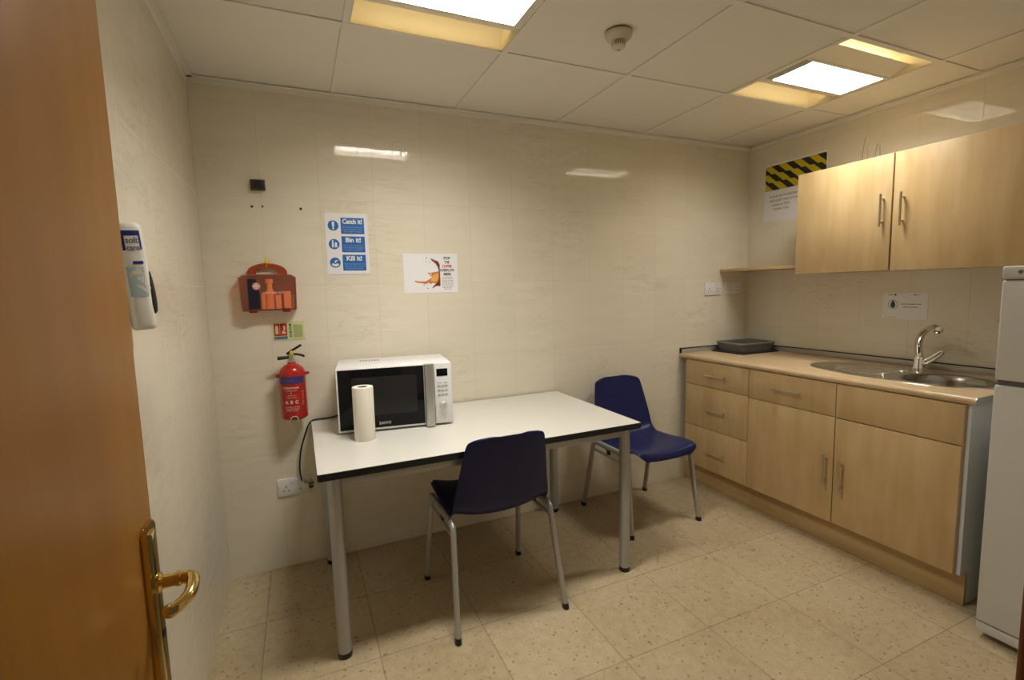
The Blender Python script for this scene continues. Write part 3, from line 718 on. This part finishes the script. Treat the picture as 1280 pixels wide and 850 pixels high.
bm = new(); box(bm, -.003, 0, -.008, .008, -.07, .03, .001); tube(bm, smooth_pts([(-.002, 0, .012), (-.020, 0, .012), (-.034, 0, .018), (-.038, 0, .028)], 4), .004, 10); lathe(bm, [(.0, -.008), (.006, -.005), (.008, 0), (.006, .005), (0, .008)], 14, (-.038, 0, .030), cap=False); obj('hook', bm, CHROME, t)

# ================================================================== BASE UNITS
FX = 2.712; ZB, ZT = .140, .838; YC = [-.058, -.5545, -1.0507, -1.5432]
def handle_h(parent, yc, z, x, ln=.15, m_=NICKEL):
    bm = new(); tube(bm, [(x-.026, yc-ln/2, z), (x-.026, yc+ln/2, z)], .0045, 12)
    for s in (-1, 1): tube(bm, [(x+.001, yc+s*(ln/2-.022), z), (x-.026, yc+s*(ln/2-.022), z)], .0042, 10)
    return obj('handle', bm, m_, parent)
def handle_v(parent, yc, zc, x, ln=.15, m_=NICKEL):
    bm = new(); tube(bm, [(x-.026, yc, zc-ln/2), (x-.026, yc, zc+ln/2)], .0052, 12)
    for s in (-1, 1): tube(bm, [(x+.001, yc, zc+s*(ln/2-.022)), (x-.026, yc, zc+s*(ln/2-.022))], .0045, 10)
    return obj('handle', bm, m_, parent)
def front(parent, name, y0, y1, z0, z1, x=FX, g=.0015):
    bm = new(); box(bm, x, x+.018, y0+g, y1-g, z0+g, z1-g, .0014); return obj(name, bm, MAPLE, parent)
def carcass(parent, y0, y1, top=True):
    bm = new(); x0 = FX+.0185
    for y in (y0+.0005, y1-.0165): box(bm, x0, W-.02, y, y+.016, ZB, ZT)
    box(bm, x0, W-.02, y0+.016, y1-.016, ZB, ZB+.016); box(bm, W-.03, W-.02, y0+.016, y1-.016, ZB, ZT)
    box(bm, x0, x0+.08, y0+.016, y1-.016, ZT-.016, ZT)
    for yy in (y0+.05, y1-.05):
        for xx in (FX+.10, W-.09): lathe(bm, [(.018, 0), (.018, .01), (.013, .012), (.013, ZB)], 12, (xx, yy, 0))
    return obj('carcass', bm, WHITE_M, parent, 0)
u = thing('drawer_unit', 'maple base unit of three drawers in the corner by the back wall', 'cabinet', (0, 0, 0), 0, 'maple base units')
carcass(u, YC[1], YC[0])
for z0, z1, zh in ((.6791, ZT, .758), (.4072, .6791, .536), (ZB, .4072, .264)):
    d = front(u, 'drawer_front', YC[1], YC[0], z0, z1); handle_h(d, -.327, zh, FX, .155)
u = thing('base_cabinet', 'maple base unit with one drawer over one door, between drawers and sink', 'cabinet', (0, 0, 0), 0, 'maple base units')
carcass(u, YC[2], YC[1]); d = front(u, 'drawer_front', YC[2], YC[1], .6735, ZT); handle_h(d, -.802, .757, FX, .168)
d = front(u, 'door', YC[2], YC[1], ZB, .6735); handle_v(d, -1.018, .405, FX, .155)
PXX = 2.764
def end_panel(parent, y):
    bm = new(); prism(bm, [(FX+.0185, ZT), (FX+.0185, ZB), (PXX+.0170, ZB), (PXX+.0170, .003), (W-.02, .003), (W-.02, ZT)], y-.014, y-.0005); return obj('end_panel', bm, WHITE_M, parent)
u = thing('sink_cabinet', 'maple base unit below the round sink bowl, with blank panel and one door', 'cabinet', (0, 0, 0), 0, 'maple base units')
carcass(u, YC[3], YC[2]); end_panel(u, YC[3]); front(u, 'blank_panel', YC[3], YC[2], .6725, ZT); d = front(u, 'door', YC[3], YC[2], ZB, .6725, g=.0028); handle_v(d, -1.096, .392, FX, .155)
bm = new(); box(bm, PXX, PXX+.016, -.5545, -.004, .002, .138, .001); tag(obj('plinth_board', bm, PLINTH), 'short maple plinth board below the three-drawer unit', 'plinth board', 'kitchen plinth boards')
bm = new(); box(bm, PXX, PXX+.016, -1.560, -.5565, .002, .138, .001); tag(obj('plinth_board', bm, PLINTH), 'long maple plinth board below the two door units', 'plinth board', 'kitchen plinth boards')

# worktop with a cut-out for the bowl
ZW = .8703; WX0, WY1 = 2.705, -1.575
BC = Vector((3.015, -1.345)); BR = .168
bm = new()
prof = [(W-.001, ZW-.030), (W-.001, ZW)]
for k in range(9): a = radians(90+180*k/8); prof.append((WX0+.014+.0145*cos(a), ZW-.0155+.0155*sin(a)))
prism(bm, prof, WY1, -.002, 'xz')
wt0 = obj('worktop', bm, LAM, smooth=40)
bm = new(); lathe(bm, [(BR+.004, ZW-.1), (BR+.004, ZW+.1)], 64, (BC.x, BC.y, 0)); cut = obj('cut', bm, LAM)
bo = wt0.modifiers.new('b', 'BOOLEAN'); bo.object = cut; bo.operation = 'DIFFERENCE'; bo.solver = 'EXACT'
bpy.context.view_layer.update(); dg = bpy.context.evaluated_depsgraph_get()
me = bpy.data.meshes.new_from_object(wt0.evaluated_get(dg)); wt0.modifiers.clear(); wt0.data = me; bpy.data.objects.remove(cut)
me.shade_smooth(); me.set_sharp_from_angle(angle=radians(40))
tag(wt0, 'pale peach laminate worktop over the maple base units', 'worktop')
bm = new(); box(bm, W-.018, W-.001, WY1+.01, -.002, ZW, ZW+.034, .002); box(bm, WX0+.008, W-.018, -.018, -.002, ZW, ZW+.034, .002)
up_ = obj('upstand', bm, mat('upstand_silver', (.50, .48, .43), .4, .35), wt0)
bm = new(); box(bm, WX0+.004, WX0+.0085, -.020, -.002, ZW, ZW+.036, .001); obj('upstand_cap', bm, BLACK, up_)
bm = new(); box(bm, W-.020, W-.0175, WY1+.01, -.02, ZW+.030, ZW+.036); box(bm, WX0+.01, W-.02, -.0205, -.018, ZW+.030, ZW+.036); obj('upstand_seal', bm, BLACKR, up_, 0)
bm = new(); prism(bm, prof, WY1-.0022, WY1, 'xz'); obj('end_strip', bm, ALU, wt0, 40)

# inset sink
t = thing('sink', 'stainless steel inset sink with round bowl and oval drainer', 'sink', (0, 0, ZW))
SCX, SCY, SA, SB = 3.025, -1.140, .405, .205
def sup(s=1.0, n=72, e=2.35):
    out = []
    for k in range(n):
        a = 2*pi*k/n; c, s_ = cos(a), sin(a)
        out.append((SCX+SB*s*math.copysign(abs(c)**(2/e), c), SCY+SA*(1-(1-s)*SB/SA)*math.copysign(abs(s_)**(2/e), s_)))
    return out
def ring_to_circle(bm, z_in):
    O_ = sup(.955); n = len(O_); A = [bm.verts.new((x, y, .0032)) for x, y in O_]
    C = []
    for x, y in O_:
        d = Vector((x, y))-BC; d.normalize(); q = BC+d*BR; C.append(bm.verts.new((q.x, q.y, z_in)))
    return A, C
bm = new()
O0 = [bm.verts.new((x, y, .0002)) for x, y in sup(1.0)]; O1 = [bm.verts.new((x, y, .0045)) for x, y in sup(.985)]; A, C = ring_to_circle(bm, .0020)
n = len(A)
for P, Q in ((O0, O1), (O1, A), (A, C)):
    for i in range(n): bm.faces.new((P[i], P[(i+1) % n], Q[(i+1) % n], Q[i]))
obj('drainer', bm, STEEL, t, 60)
bm = new(); lathe(bm, [(BR+.003, .0026), (BR-.002, .0030), (BR-.008, -.003), (BR-.014, -.03), (BR-.018, -.11), (BR-.035, -.135), (BR-.07, -.145), (.045, -.148), (.042, -.152), (.0, -.153)], 64, (BC.x, BC.y, 0), cap=False); obj('bowl', bm, STEEL_D, t, 60)
bm = new(); lathe(bm, [(.040, -.1475), (.036, -.145), (.030, -.1475), (0, -.1475)], 32, (BC.x, BC.y, 0), cap=False); obj('drain_plug', bm, CHROME, t, 50)
for k in range(7):
    bm = new(); x = SCX-.120+.038*k; y0 = -1.140+.0; y1 = -.86-.02*abs(k-3)
    tube(bm, smooth_pts([(x, y0+.015, .0020), (x, y0+.03, .0035), (x, y1-.02, .0035), (x, y1, .0020)], 4), .0042, 8); obj('drainer_rib', bm, STEEL, t, 60)
# tap
t = thing('tap', 'chrome mixer tap with curved spout and loop lever behind the sink', 'tap', (3.215, -1.135, ZW+.003))
bm = new(); lathe(bm, [(.032, 0), (.032, .005), (.0285, .008), (.026, .02), (.0245, .052), (.0225, .062), (.0180, .070)], 32); obj('body', bm, CHROME, t)
sp = smooth_pts([(0, 0, .055), (-.003, .004, .095), (-.014, .000, .140), (-.042, -.026, .187), (-.083, -.072, .218), (-.116, -.110, .228), (-.130, -.126, .221)], 8)
bm = new(); tube(bm, sp, [.0172 if i < 10 else max(.0135, .0172-.00010*(i-10)) for i in range(len(sp))], 20); obj('spout', bm, CHROME, t)
d = Vector((-.014, -.016, -.008)).normalized(); e = Vector((-.130, -.126, .221))
bm = new(); tube(bm, [e-d*.006, e+d*.002, e+d*.004, e+d*.018, e+d*.020], [.0145, .0165, .0185, .0185, .0145], 20); obj('aerator', bm, CHROME, t)
bm = new(); a0 = Vector((-.004, -.018, .046))
tube(bm, smooth_pts([a0+Vector((-.006, -.010, .010)), (-.010, -.045, .065), (-.012, -.080, .092), (-.010, -.095, .102), (-.004, -.100, .098), (-.002, -.090, .084), (-.004, -.055, .052), (-.006, -.026, .034)], 6), .0062, 12)
lathe(bm, [(.0, -.03), (.012, -.028), (.0135, -.016), (.0125, -.005)], 16, (-.006, 0, .040), 'y', cap=False); obj('loop_lever', bm, CHROME, t)

# tray and mat in the corner
bm = new(); prism(bm, rrect(2.955, 3.300, -.300, -.030, .02), ZW+.0003, ZW+.0062, 'xy', .002); tag(obj('table_mat', bm, mat('mat_black', (.018, .016, .016), .6)), 'black mat lying under the grey plastic tray in the corner', 'mat')
t = thing('plastic_tray', 'dark grey plastic tray with raised rim in the worktop corner', 'tray', (3.142, -.156, ZW+.0065), radians(-3))
o1, o2, o3, o4 = (rrect(-.150+s, .150-s, -.115+s, .115-s, .03) for s in (.012, .0, .012, .022))
bm = new(); n = len(o1)
levels = [(o1, 0), (o2, .042), (o2, .052), (o3, .054), (o3, .049), (o4, .004)]
RR = [[bm.verts.new((x, y, z)) for x, y in pl_] for pl_, z in levels]
for A, B in zip(RR, RR[1:]):
    for i in range(n): bm.faces.new((A[i], A[(i+1) % n], B[(i+1) % n], B[i]))
bm.faces.new(RR[0]); bm.faces.new(RR[-1]); obj('tray', bm, TRAYG, t, 40)
bm = new(); tube(bm, [(x, y, .052) for x, y in rrect(-.149, .149, -.114, .114, .03)], .0085, 10, closed=True); obj('rim', bm, TRAYG, t)
bm = new(); box(bm, -.05, .055, -.04, .03, .0, .028, .010, 3, Matrix.Translation((3.15, -.135, ZW+.011)) @ Matrix.Rotation(.3, 4, 'Z')); tag(obj('dish_cloth', bm, CLOTH), 'pale folded dish cloth lying in the grey tray', 'cloth')

# ================================================================== WALL CUPBOARD AND SHELF
UX, UZ0, UZ1 = 2.9986, 1.371, 1.925; UY = [-.604, -1.0925, -1.58]
u = thing('wall_cupboard', 'maple two-door cupboard high on the right wall above the sink', 'cabinet')
bm = new(); x0 = UX+.0185
box(bm, x0, W-.001, UY[0]-.017, UY[0]-.001, UZ0+.004, UZ1-.003); box(bm, x0, W-.001, UY[2]+.001, UY[2]+.017, UZ0+.004, UZ1-.003); box(bm, x0, W-.001, UY[2]+.017, UY[0]-.017, UZ0+.004, UZ0+.02)
box(bm, x0, W-.001, UY[2]+.017, UY[0]-.017, UZ1-.019, UZ1-.003); box(bm, W-.008, W-.001, UY[2]+.017, UY[0]-.017, UZ0+.02, UZ1-.019); obj('carcass', bm, MAPLE, u, 0)
d = front(u, 'door', UY[1]+.003, UY[0], UZ0, UZ1, UX); handle_v(d, -1.053, 1.660, UX, .155)
d = front(u, 'door', UY[2], UY[1]-.001, UZ0-.002, UZ1, UX); handle_v(d, -1.140, 1.655, UX, .155)
bm = new(); box(bm, 3.060, W-.001, -.602, -.001, 1.409, 1.427, .001); tag(obj('shelf_board', bm, MAPLE), 'thin maple shelf board in the corner left of the wall cupboard', 'shelf')
# wire rack lying on the cupboard
t = thing('wire_rack', 'thin wire prongs standing on top of the wall cupboard', 'wire rack', (3.20, -.86, UZ1-.003))
WIRE = mat('wire_grey', (.30, .27, .22), .4, .8)
bm = new(); tube(bm, smooth_pts([(0, .040, .003), (0, .036, .08), (0, .027, .150), (0, .022, .158), (0, .015, .150), (0, .010, .08), (0, .004, .003)], 4), .0018, 8); obj('tall_prong', bm, WIRE, t)
bm = new(); tube(bm, smooth_pts([(0, -.020, .003), (0, -.026, .06), (0, -.034, .105), (0, -.040, .110), (0, -.046, .102), (0, -.050, .06), (0, -.056, .003)], 4), .0018, 8); obj('short_prong', bm, WIRE, t)
bm = new(); tube(bm, [(-.0, -.08, .002), (0, .07, .002)], .002, 8); tube(bm, [(-.06, .03, .002), (.08, .03, .002)], .002, 8); tube(bm, [(-.06, -.04, .002), (.08, -.04, .002)], .002, 8); obj('base_wire', bm, WIRE, t)

# ================================================================== FRIDGE
t = thing('fridge_freezer', 'white two-door fridge freezer at the right edge by the base units', 'fridge', (2.6014, -1.664, 0))
FW, FD, FH = .56, .60, 1.363
bm = new(); box(bm, .052, .052+FD, -FW, 0, .055, 1.318, .004); obj('cabinet_body', bm, FRIDGE, t)
bm = new(); box(bm, -.002, .055+FD, -FW-.001, .001, 1.322, FH, .006, 3); tp = obj('top_cap', bm, FRIDGE, t)
bm = new(); lathe(bm, [(.0065, .003), (.0065, -.0008)], 18, (-.002, -.047, 1.3425), 'x'); box(bm, -.0028, .001, -.150, -.0575, 1.3380, 1.3475, .0004); obj('badge', bm, mat('badge_grey', (.10, .085, .06), .4), tp)
bm = new(); box(bm, 0, .046, -FW, 0, .968, 1.314, .006, 3); obj('freezer_door', bm, FRIDGE, t)
bm = new(); box(bm, 0, .046, -FW, 0, .066, .950, .006, 3); obj('fridge_door', bm, FRIDGE, t)
bm = new(); box(bm, .010, .052, -FW+.006, -.006, .072, 1.318); obj('door_seal', bm, mat('seal_grey', (.12, .115, .10), .7), t, 0)
bm = new(); box(bm, .003, .052, -FW+.001, -.001, .026, .0615, .003); obj('kick_plate', bm, FRIDGE, t)
for x in (.07, .56):
    for y in (-.05, -FW+.05):
        bm = new(); lathe(bm, [(.018, 0), (.018, .02), (.010, .022), (.010, .058)], 16, (x, y, 0)); obj('foot', bm, BLACK, t)

# ================================================================== TABLE
TX0, TX1, TY0, TY1, TZ = .395, 1.757, -.800, -.010, .715
t = thing('table', 'long white laminate table with black edge and round silver legs', 'table', ((TX0+TX1)/2, (TY0+TY1)/2, 0))
hw, hd = (TX1-TX0)/2, (TY1-TY0)/2
bm = new(); prism(bm, rrect(-hw+.0015, hw-.0015, -hd+.0015, hd-.0015, .006), TZ-.006, TZ, 'xy', .0005); obj('tabletop', bm, TOPW, t)
bm = new(); prism(bm, rrect(-hw, hw, -hd, hd, .007), TZ-.026, TZ-.0012, 'xy', .0015); obj('edge_band', bm, BLACK, t)
LX, LY = hw-.056, hd-.052
for sx in (-1, 1):
    for sy in (-1, 1):
        bm = new(); tube(bm, [(sx*LX, sy*LY, .018), (sx*LX, sy*LY, TZ-.026)], .0245, 28); lg = obj('leg', bm, GREYP, t)
        bm = new(); lathe(bm, [(.024, 0), (.0255, .003), (.0255, .020), (.0245, .021)], 28, (sx*LX, sy*LY, 0)); obj('foot_cap', bm, BLACK, lg)
for sy in (-1, 1):
    bm = new(); box(bm, -LX+.020, LX-.020, sy*LY-.012, sy*LY+.012, TZ-.066, TZ-.0262, .002); obj('apron_rail', bm, GREYP, t)
for sx in (-1, 1):
    bm = new(); box(bm, sx*LX-.012, sx*LX+.012, -LY+.020, LY-.020, TZ-.066, TZ-.0262, .002); obj('apron_rail', bm, GREYP, t)

# ================================================================== MICROWAVE
MA = math.atan2(-.060, .496)
t = thing('microwave_oven', 'white microwave oven with black glass door on the left end of the table', 'microwave', (.5005, -.345, TZ), MA)
mw, mh, md = .498, .285, .315; ZF = .010
bm = new(); box(bm, 0, mw, .012, md, ZF, mh+.004, .004); obj('casing', bm, WHITEP, t)
bm = new(); box(bm, 0, .3775, -.004, .0122, ZF, mh+.002, .003); dr = obj('door', bm, WHITEP, t)
bm = new(); box(bm, .007, .372, -.0056, -.003, ZF+.009, mh-.002, .0012); gl = obj('door_glass', bm, GLASSK, dr)
bm = new(); prism(bm, rrect(.062, .340, ZF+.066, ZF+.236, .006), -.0060, -.0050); obj('oven_window', bm, MESHG, dr)
bm = new(); put_text(bm, 'SANYO', .017, (.196, -.0061, ZF+.028), HX, VZ, bold=.0004, w=.050); obj('lettering', bm, mat('ink_silver', (.45, .45, .43), .4), dr)
bm = new(); prism(bm, [(.3735, -.004), (.3775, -.022), (.384, -.028), (.408, -.028), (.4145, -.022), (.418, -.004)], ZF-.004, mh+.003, 'xy'); obj('door_handle', bm, mat('handle_silver', (.52, .50, .46), .34, .7), dr, 20)
bm = new(); box(bm, .4195, mw, -.004, .0122, ZF, mh+.002, .003); cp = obj('control_panel', bm, WHITEP, t)
bm = new(); box(bm, .430, .480, -.0052, -.003, .228, .262, .0008); obj('display', bm, GLASSK, cp)
for r_ in range(3):
    for c_ in range(3):
        bm = new(); x = .432+.0165*c_; z = .184-.0205*r_
        prism(bm, rrect(x, x+.0135, z-.0035, z+.0035, .0032), -.0062, -.003, 'xz', .0006); obj('button', bm, mat('button_grey', (.42, .41, .40), .4), cp)
bm = new(); words(bm, .433, .452, .197, .003, -.0042, random.Random(1)); words(bm, .462, .478, .197, .003, -.0042, random.Random(2)); obj('button_symbols', bm, INKG, cp, 0)
bm = new(); lathe(bm, [(.0185, -.003), (.0185, -.008), (.0155, -.010), (.0150, -.022), (.0135, -.024)], 32, (.456, 0, .094), 'y'); box(bm, .4535, .4585, -.0265, -.020, .0815, .1065, .001); obj('knob', bm, mat('knob_silver', (.66, .64, .61), .3, .5), cp)
bm = new()
for k in range(7): box(bm, .10+.013*k, .108+.013*k, .20, .245, mh+.0038, mh+.0046)
obj('vent_slots', bm, mat('slot_grey', (.35, .34, .33), .6), t, 0)
for x in (.04, mw-.04):
    for y in (.045, md-.04):
        bm = new(); lathe(bm, [(.013, 0), (.014, .003), (.014, .012)], 16, (x, y, 0)); obj('foot', bm, BLACK, t)
# cord in local space of the oven
Minv = (Matrix.Translation((.5005, -.345, TZ)) @ Matrix.Rotation(MA, 4, 'Z')).inverted()
cp_ = [(.540, -.035, TZ+.022), (.500, -.028, TZ+.010), (.460, -.026, TZ+.006), (.425, -.026, TZ+.006), (.398, -.026, TZ+.001), (.378, -.027, TZ-.026), (.360, -.028, .640), (.343, -.028, .585), (.333, -.028, .520), (.331, -.028, .470), (.336, -.028, .432), (.341, -.028, .418)]
bm = new(); tube(bm, [Minv @ p for p in smooth_pts(cp_, 6)], .0038, 10); cord = obj('power_cord', bm, BLACKR, t)
bm = new(); box(bm, .334, .366, -.044, -.012, .384, .416, .006); tube(bm, [(.340, -.028, .430), (.345, -.028, .410)], .006, 10)
bmesh.ops.transform(bm, matrix=Minv, verts=bm.verts[:]); plug = obj('plug', bm, CREAM, cord); plug['label'] = 'cream moulded plug hanging loose'
bm = new()
for y, z, l in ((-.036, .392, .020), (-.020, .392, .020), (-.028, .409, .024)): box(bm, .365, .366+l, y-.0025, y+.0025, z-.0035, z+.0035, .0005)
bmesh.ops.transform(bm, matrix=Minv, verts=bm.verts[:]); obj('plug_pins', bm, mat('pin_bronze', (.10, .07, .04), .4, .6), cord)

# kitchen roll
t = thing('paper_towel_roll', 'white kitchen paper roll standing upright in front of the microwave', 'paper roll', (.597, -.452, TZ))
bm = new(); lathe(bm, [(.021, .0), (.0415, .0), (.0425, .002), (.0425, .222), (.0415, .2245), (.0225, .2245), (.021, .2225)], 40, cap=False); obj('paper', bm, TISSUE, t, 40)
bm = new(); lathe(bm, [(.0190, .0), (.0208, .0), (.0208, .2235), (.0190, .2235), (.0190, .0)], 32, cap=False); obj('cardboard_core', bm, CARD, t, 40)
bm = new(); P = []
for k in range(3): a = radians(-62+3*k); P.append((bm.verts.new(((.0425+.0006*k)*cos(a), (.0425+.0006*k)*sin(a), .001)), bm.verts.new(((.0425+.0006*k)*cos(a), (.0425+.0006*k)*sin(a), .223))))
for A, B in zip(P, P[1:]): bm.faces.new((A[0], B[0], B[1], A[1]))
obj('loose_edge', bm, TISSUE, t)

# ================================================================== CHAIRS
def make_chair(label, loc, rot):
    t = thing('stacking_chair', label, 'chair', loc, rot, 'navy stacking chairs')
    # one-piece shell: centre-line profile from the seat's front lip to the top of the back, with half widths
    prof = [(.252, .402, .170), (.250, .422, .188), (.232, .438, .197), (.150, .438, .203), (.040, .427, .206), (-.070, .422, .209), (-.130, .432, .211), (-.163, .465, .209), (-.182, .530, .200), (-.204, .620, .187), (-.226, .710, .172), (-.240, .765, .160), (-.243, .776, .148)]
    C = smooth_pts([(y, z, w) for y, z, w in prof], 5)
    nu = 28; bm = new(); rows_ = []; tot = len(C)
    for i, q in enumerate(C):
        y, z, w = q.x, q.y, q.z
        k = i/(tot-1); s_back = max(0, min(1, (z-.45)/.10)) if y < -.1 else 0
        # round the corners of the shell
        if k < .16: w *= 1-.16*(1-k/.16)**2
        if k > .86: w *= 1-.17*((k-.86)/.14)**3
        row = []
        for j in range(nu+1):
            u_ = -1+2*j/nu; e = abs(u_)
            lift = (1-s_back)*(.030*e**2.4 - .020*max(0, (e-.90)/.10)**2)*min(1, k/.10+.25)
            wrapf = s_back*(.034*e**2.2) + (.022*e**2 if (y < -.1 and s_back < 1) else 0)*(1-s_back)
            drop = .022*e**6*max(0, (k-.86)/.14)
            row.append(bm.verts.new((u_*w, y+wrapf, z+lift-drop)))
        rows_.append(row)
    for A, B in zip(rows_, rows_[1:]):
        for j in range(nu): bm.faces.new((A[j], A[j+1], B[j+1], B[j]))
    sh = obj('seat_shell', bm, NAVY, t, 80)
    so = sh.modifiers.new('thickness', 'SOLIDIFY'); so.thickness = .006; so.offset = 0
    bv = sh.modifiers.new('edge', 'BEVEL'); bv.width = .002; bv.segments = 2; bv.limit_method = 'ANGLE'; bv.angle_limit = radians(60)
    RZ = .425
    for sx in (-1, 1):
        xt, xb = .213*sx, .2335*sx
        for sy, yt, yb_ in ((1, .175, .230), (-1, -.150, -.232)):
            pts = smooth_pts([(xb, yb_, .012), (xb+(xt-xb)*.5, yb_+(yt-yb_)*.5, .205), (xb+(xt-xb)*.93, yb_+(yt-yb_)*.93, RZ-.040), (xt, yt-.006*sy, RZ-.010), (xt, yt-.030*sy, RZ)], 6)
            bm = new(); tube(bm, pts, .0115, 14, ry=.0165, up=(1, 0, 0)); lg = obj('leg', bm, CHAIRP, t)
            bm = new(); d_ = (Vector(pts[1])-Vector(pts[0])).normalized(); p = Vector((xb, yb_, .012)); q0 = p-d_*(.012/d_.z); tube(bm, [q0, q0+d_*.022], .0130, 14, ry=.0180, up=(1, 0, 0)); obj('foot_cap', bm, BLACK, lg)
        bm = new(); tube(bm, [(xt, .147, RZ), (xt, -.122, RZ)], .0115, 14, ry=.0165, up=(1, 0, 0)); obj('side_rail', bm, CHAIRP, t)
        bm = new(); tube(bm, [(xt*1.005, .172, RZ-.048), (xt*1.005, -.148, RZ-.048)], .006, 12, ry=.009, up=(1, 0, 0)); obj('stacking_rail', bm, CHAIRP, t)
        bm = new(); 
        box(bm, xt-.005, xt+.005, -.014, .014, RZ-.044, RZ-.008, .003)
        obj('coupling_clip', bm, BLACK, t)
    for y in (.095, -.020):
        bm = new(); tube(bm, [(-.213, y, RZ-.016), (.213, y, RZ-.016)], .0065, 12, ry=.011, up=(0, 0, 1)); obj('cross_bar', bm, CHAIRP, t)
    return t
make_chair('navy plastic stacking chair in front of the table, seen from behind', (1.078, -.635, 0), radians(.5))
make_chair('navy plastic stacking chair by the back wall between table and drawers, facing us', (2.136, -.303, 0), radians(180.5))
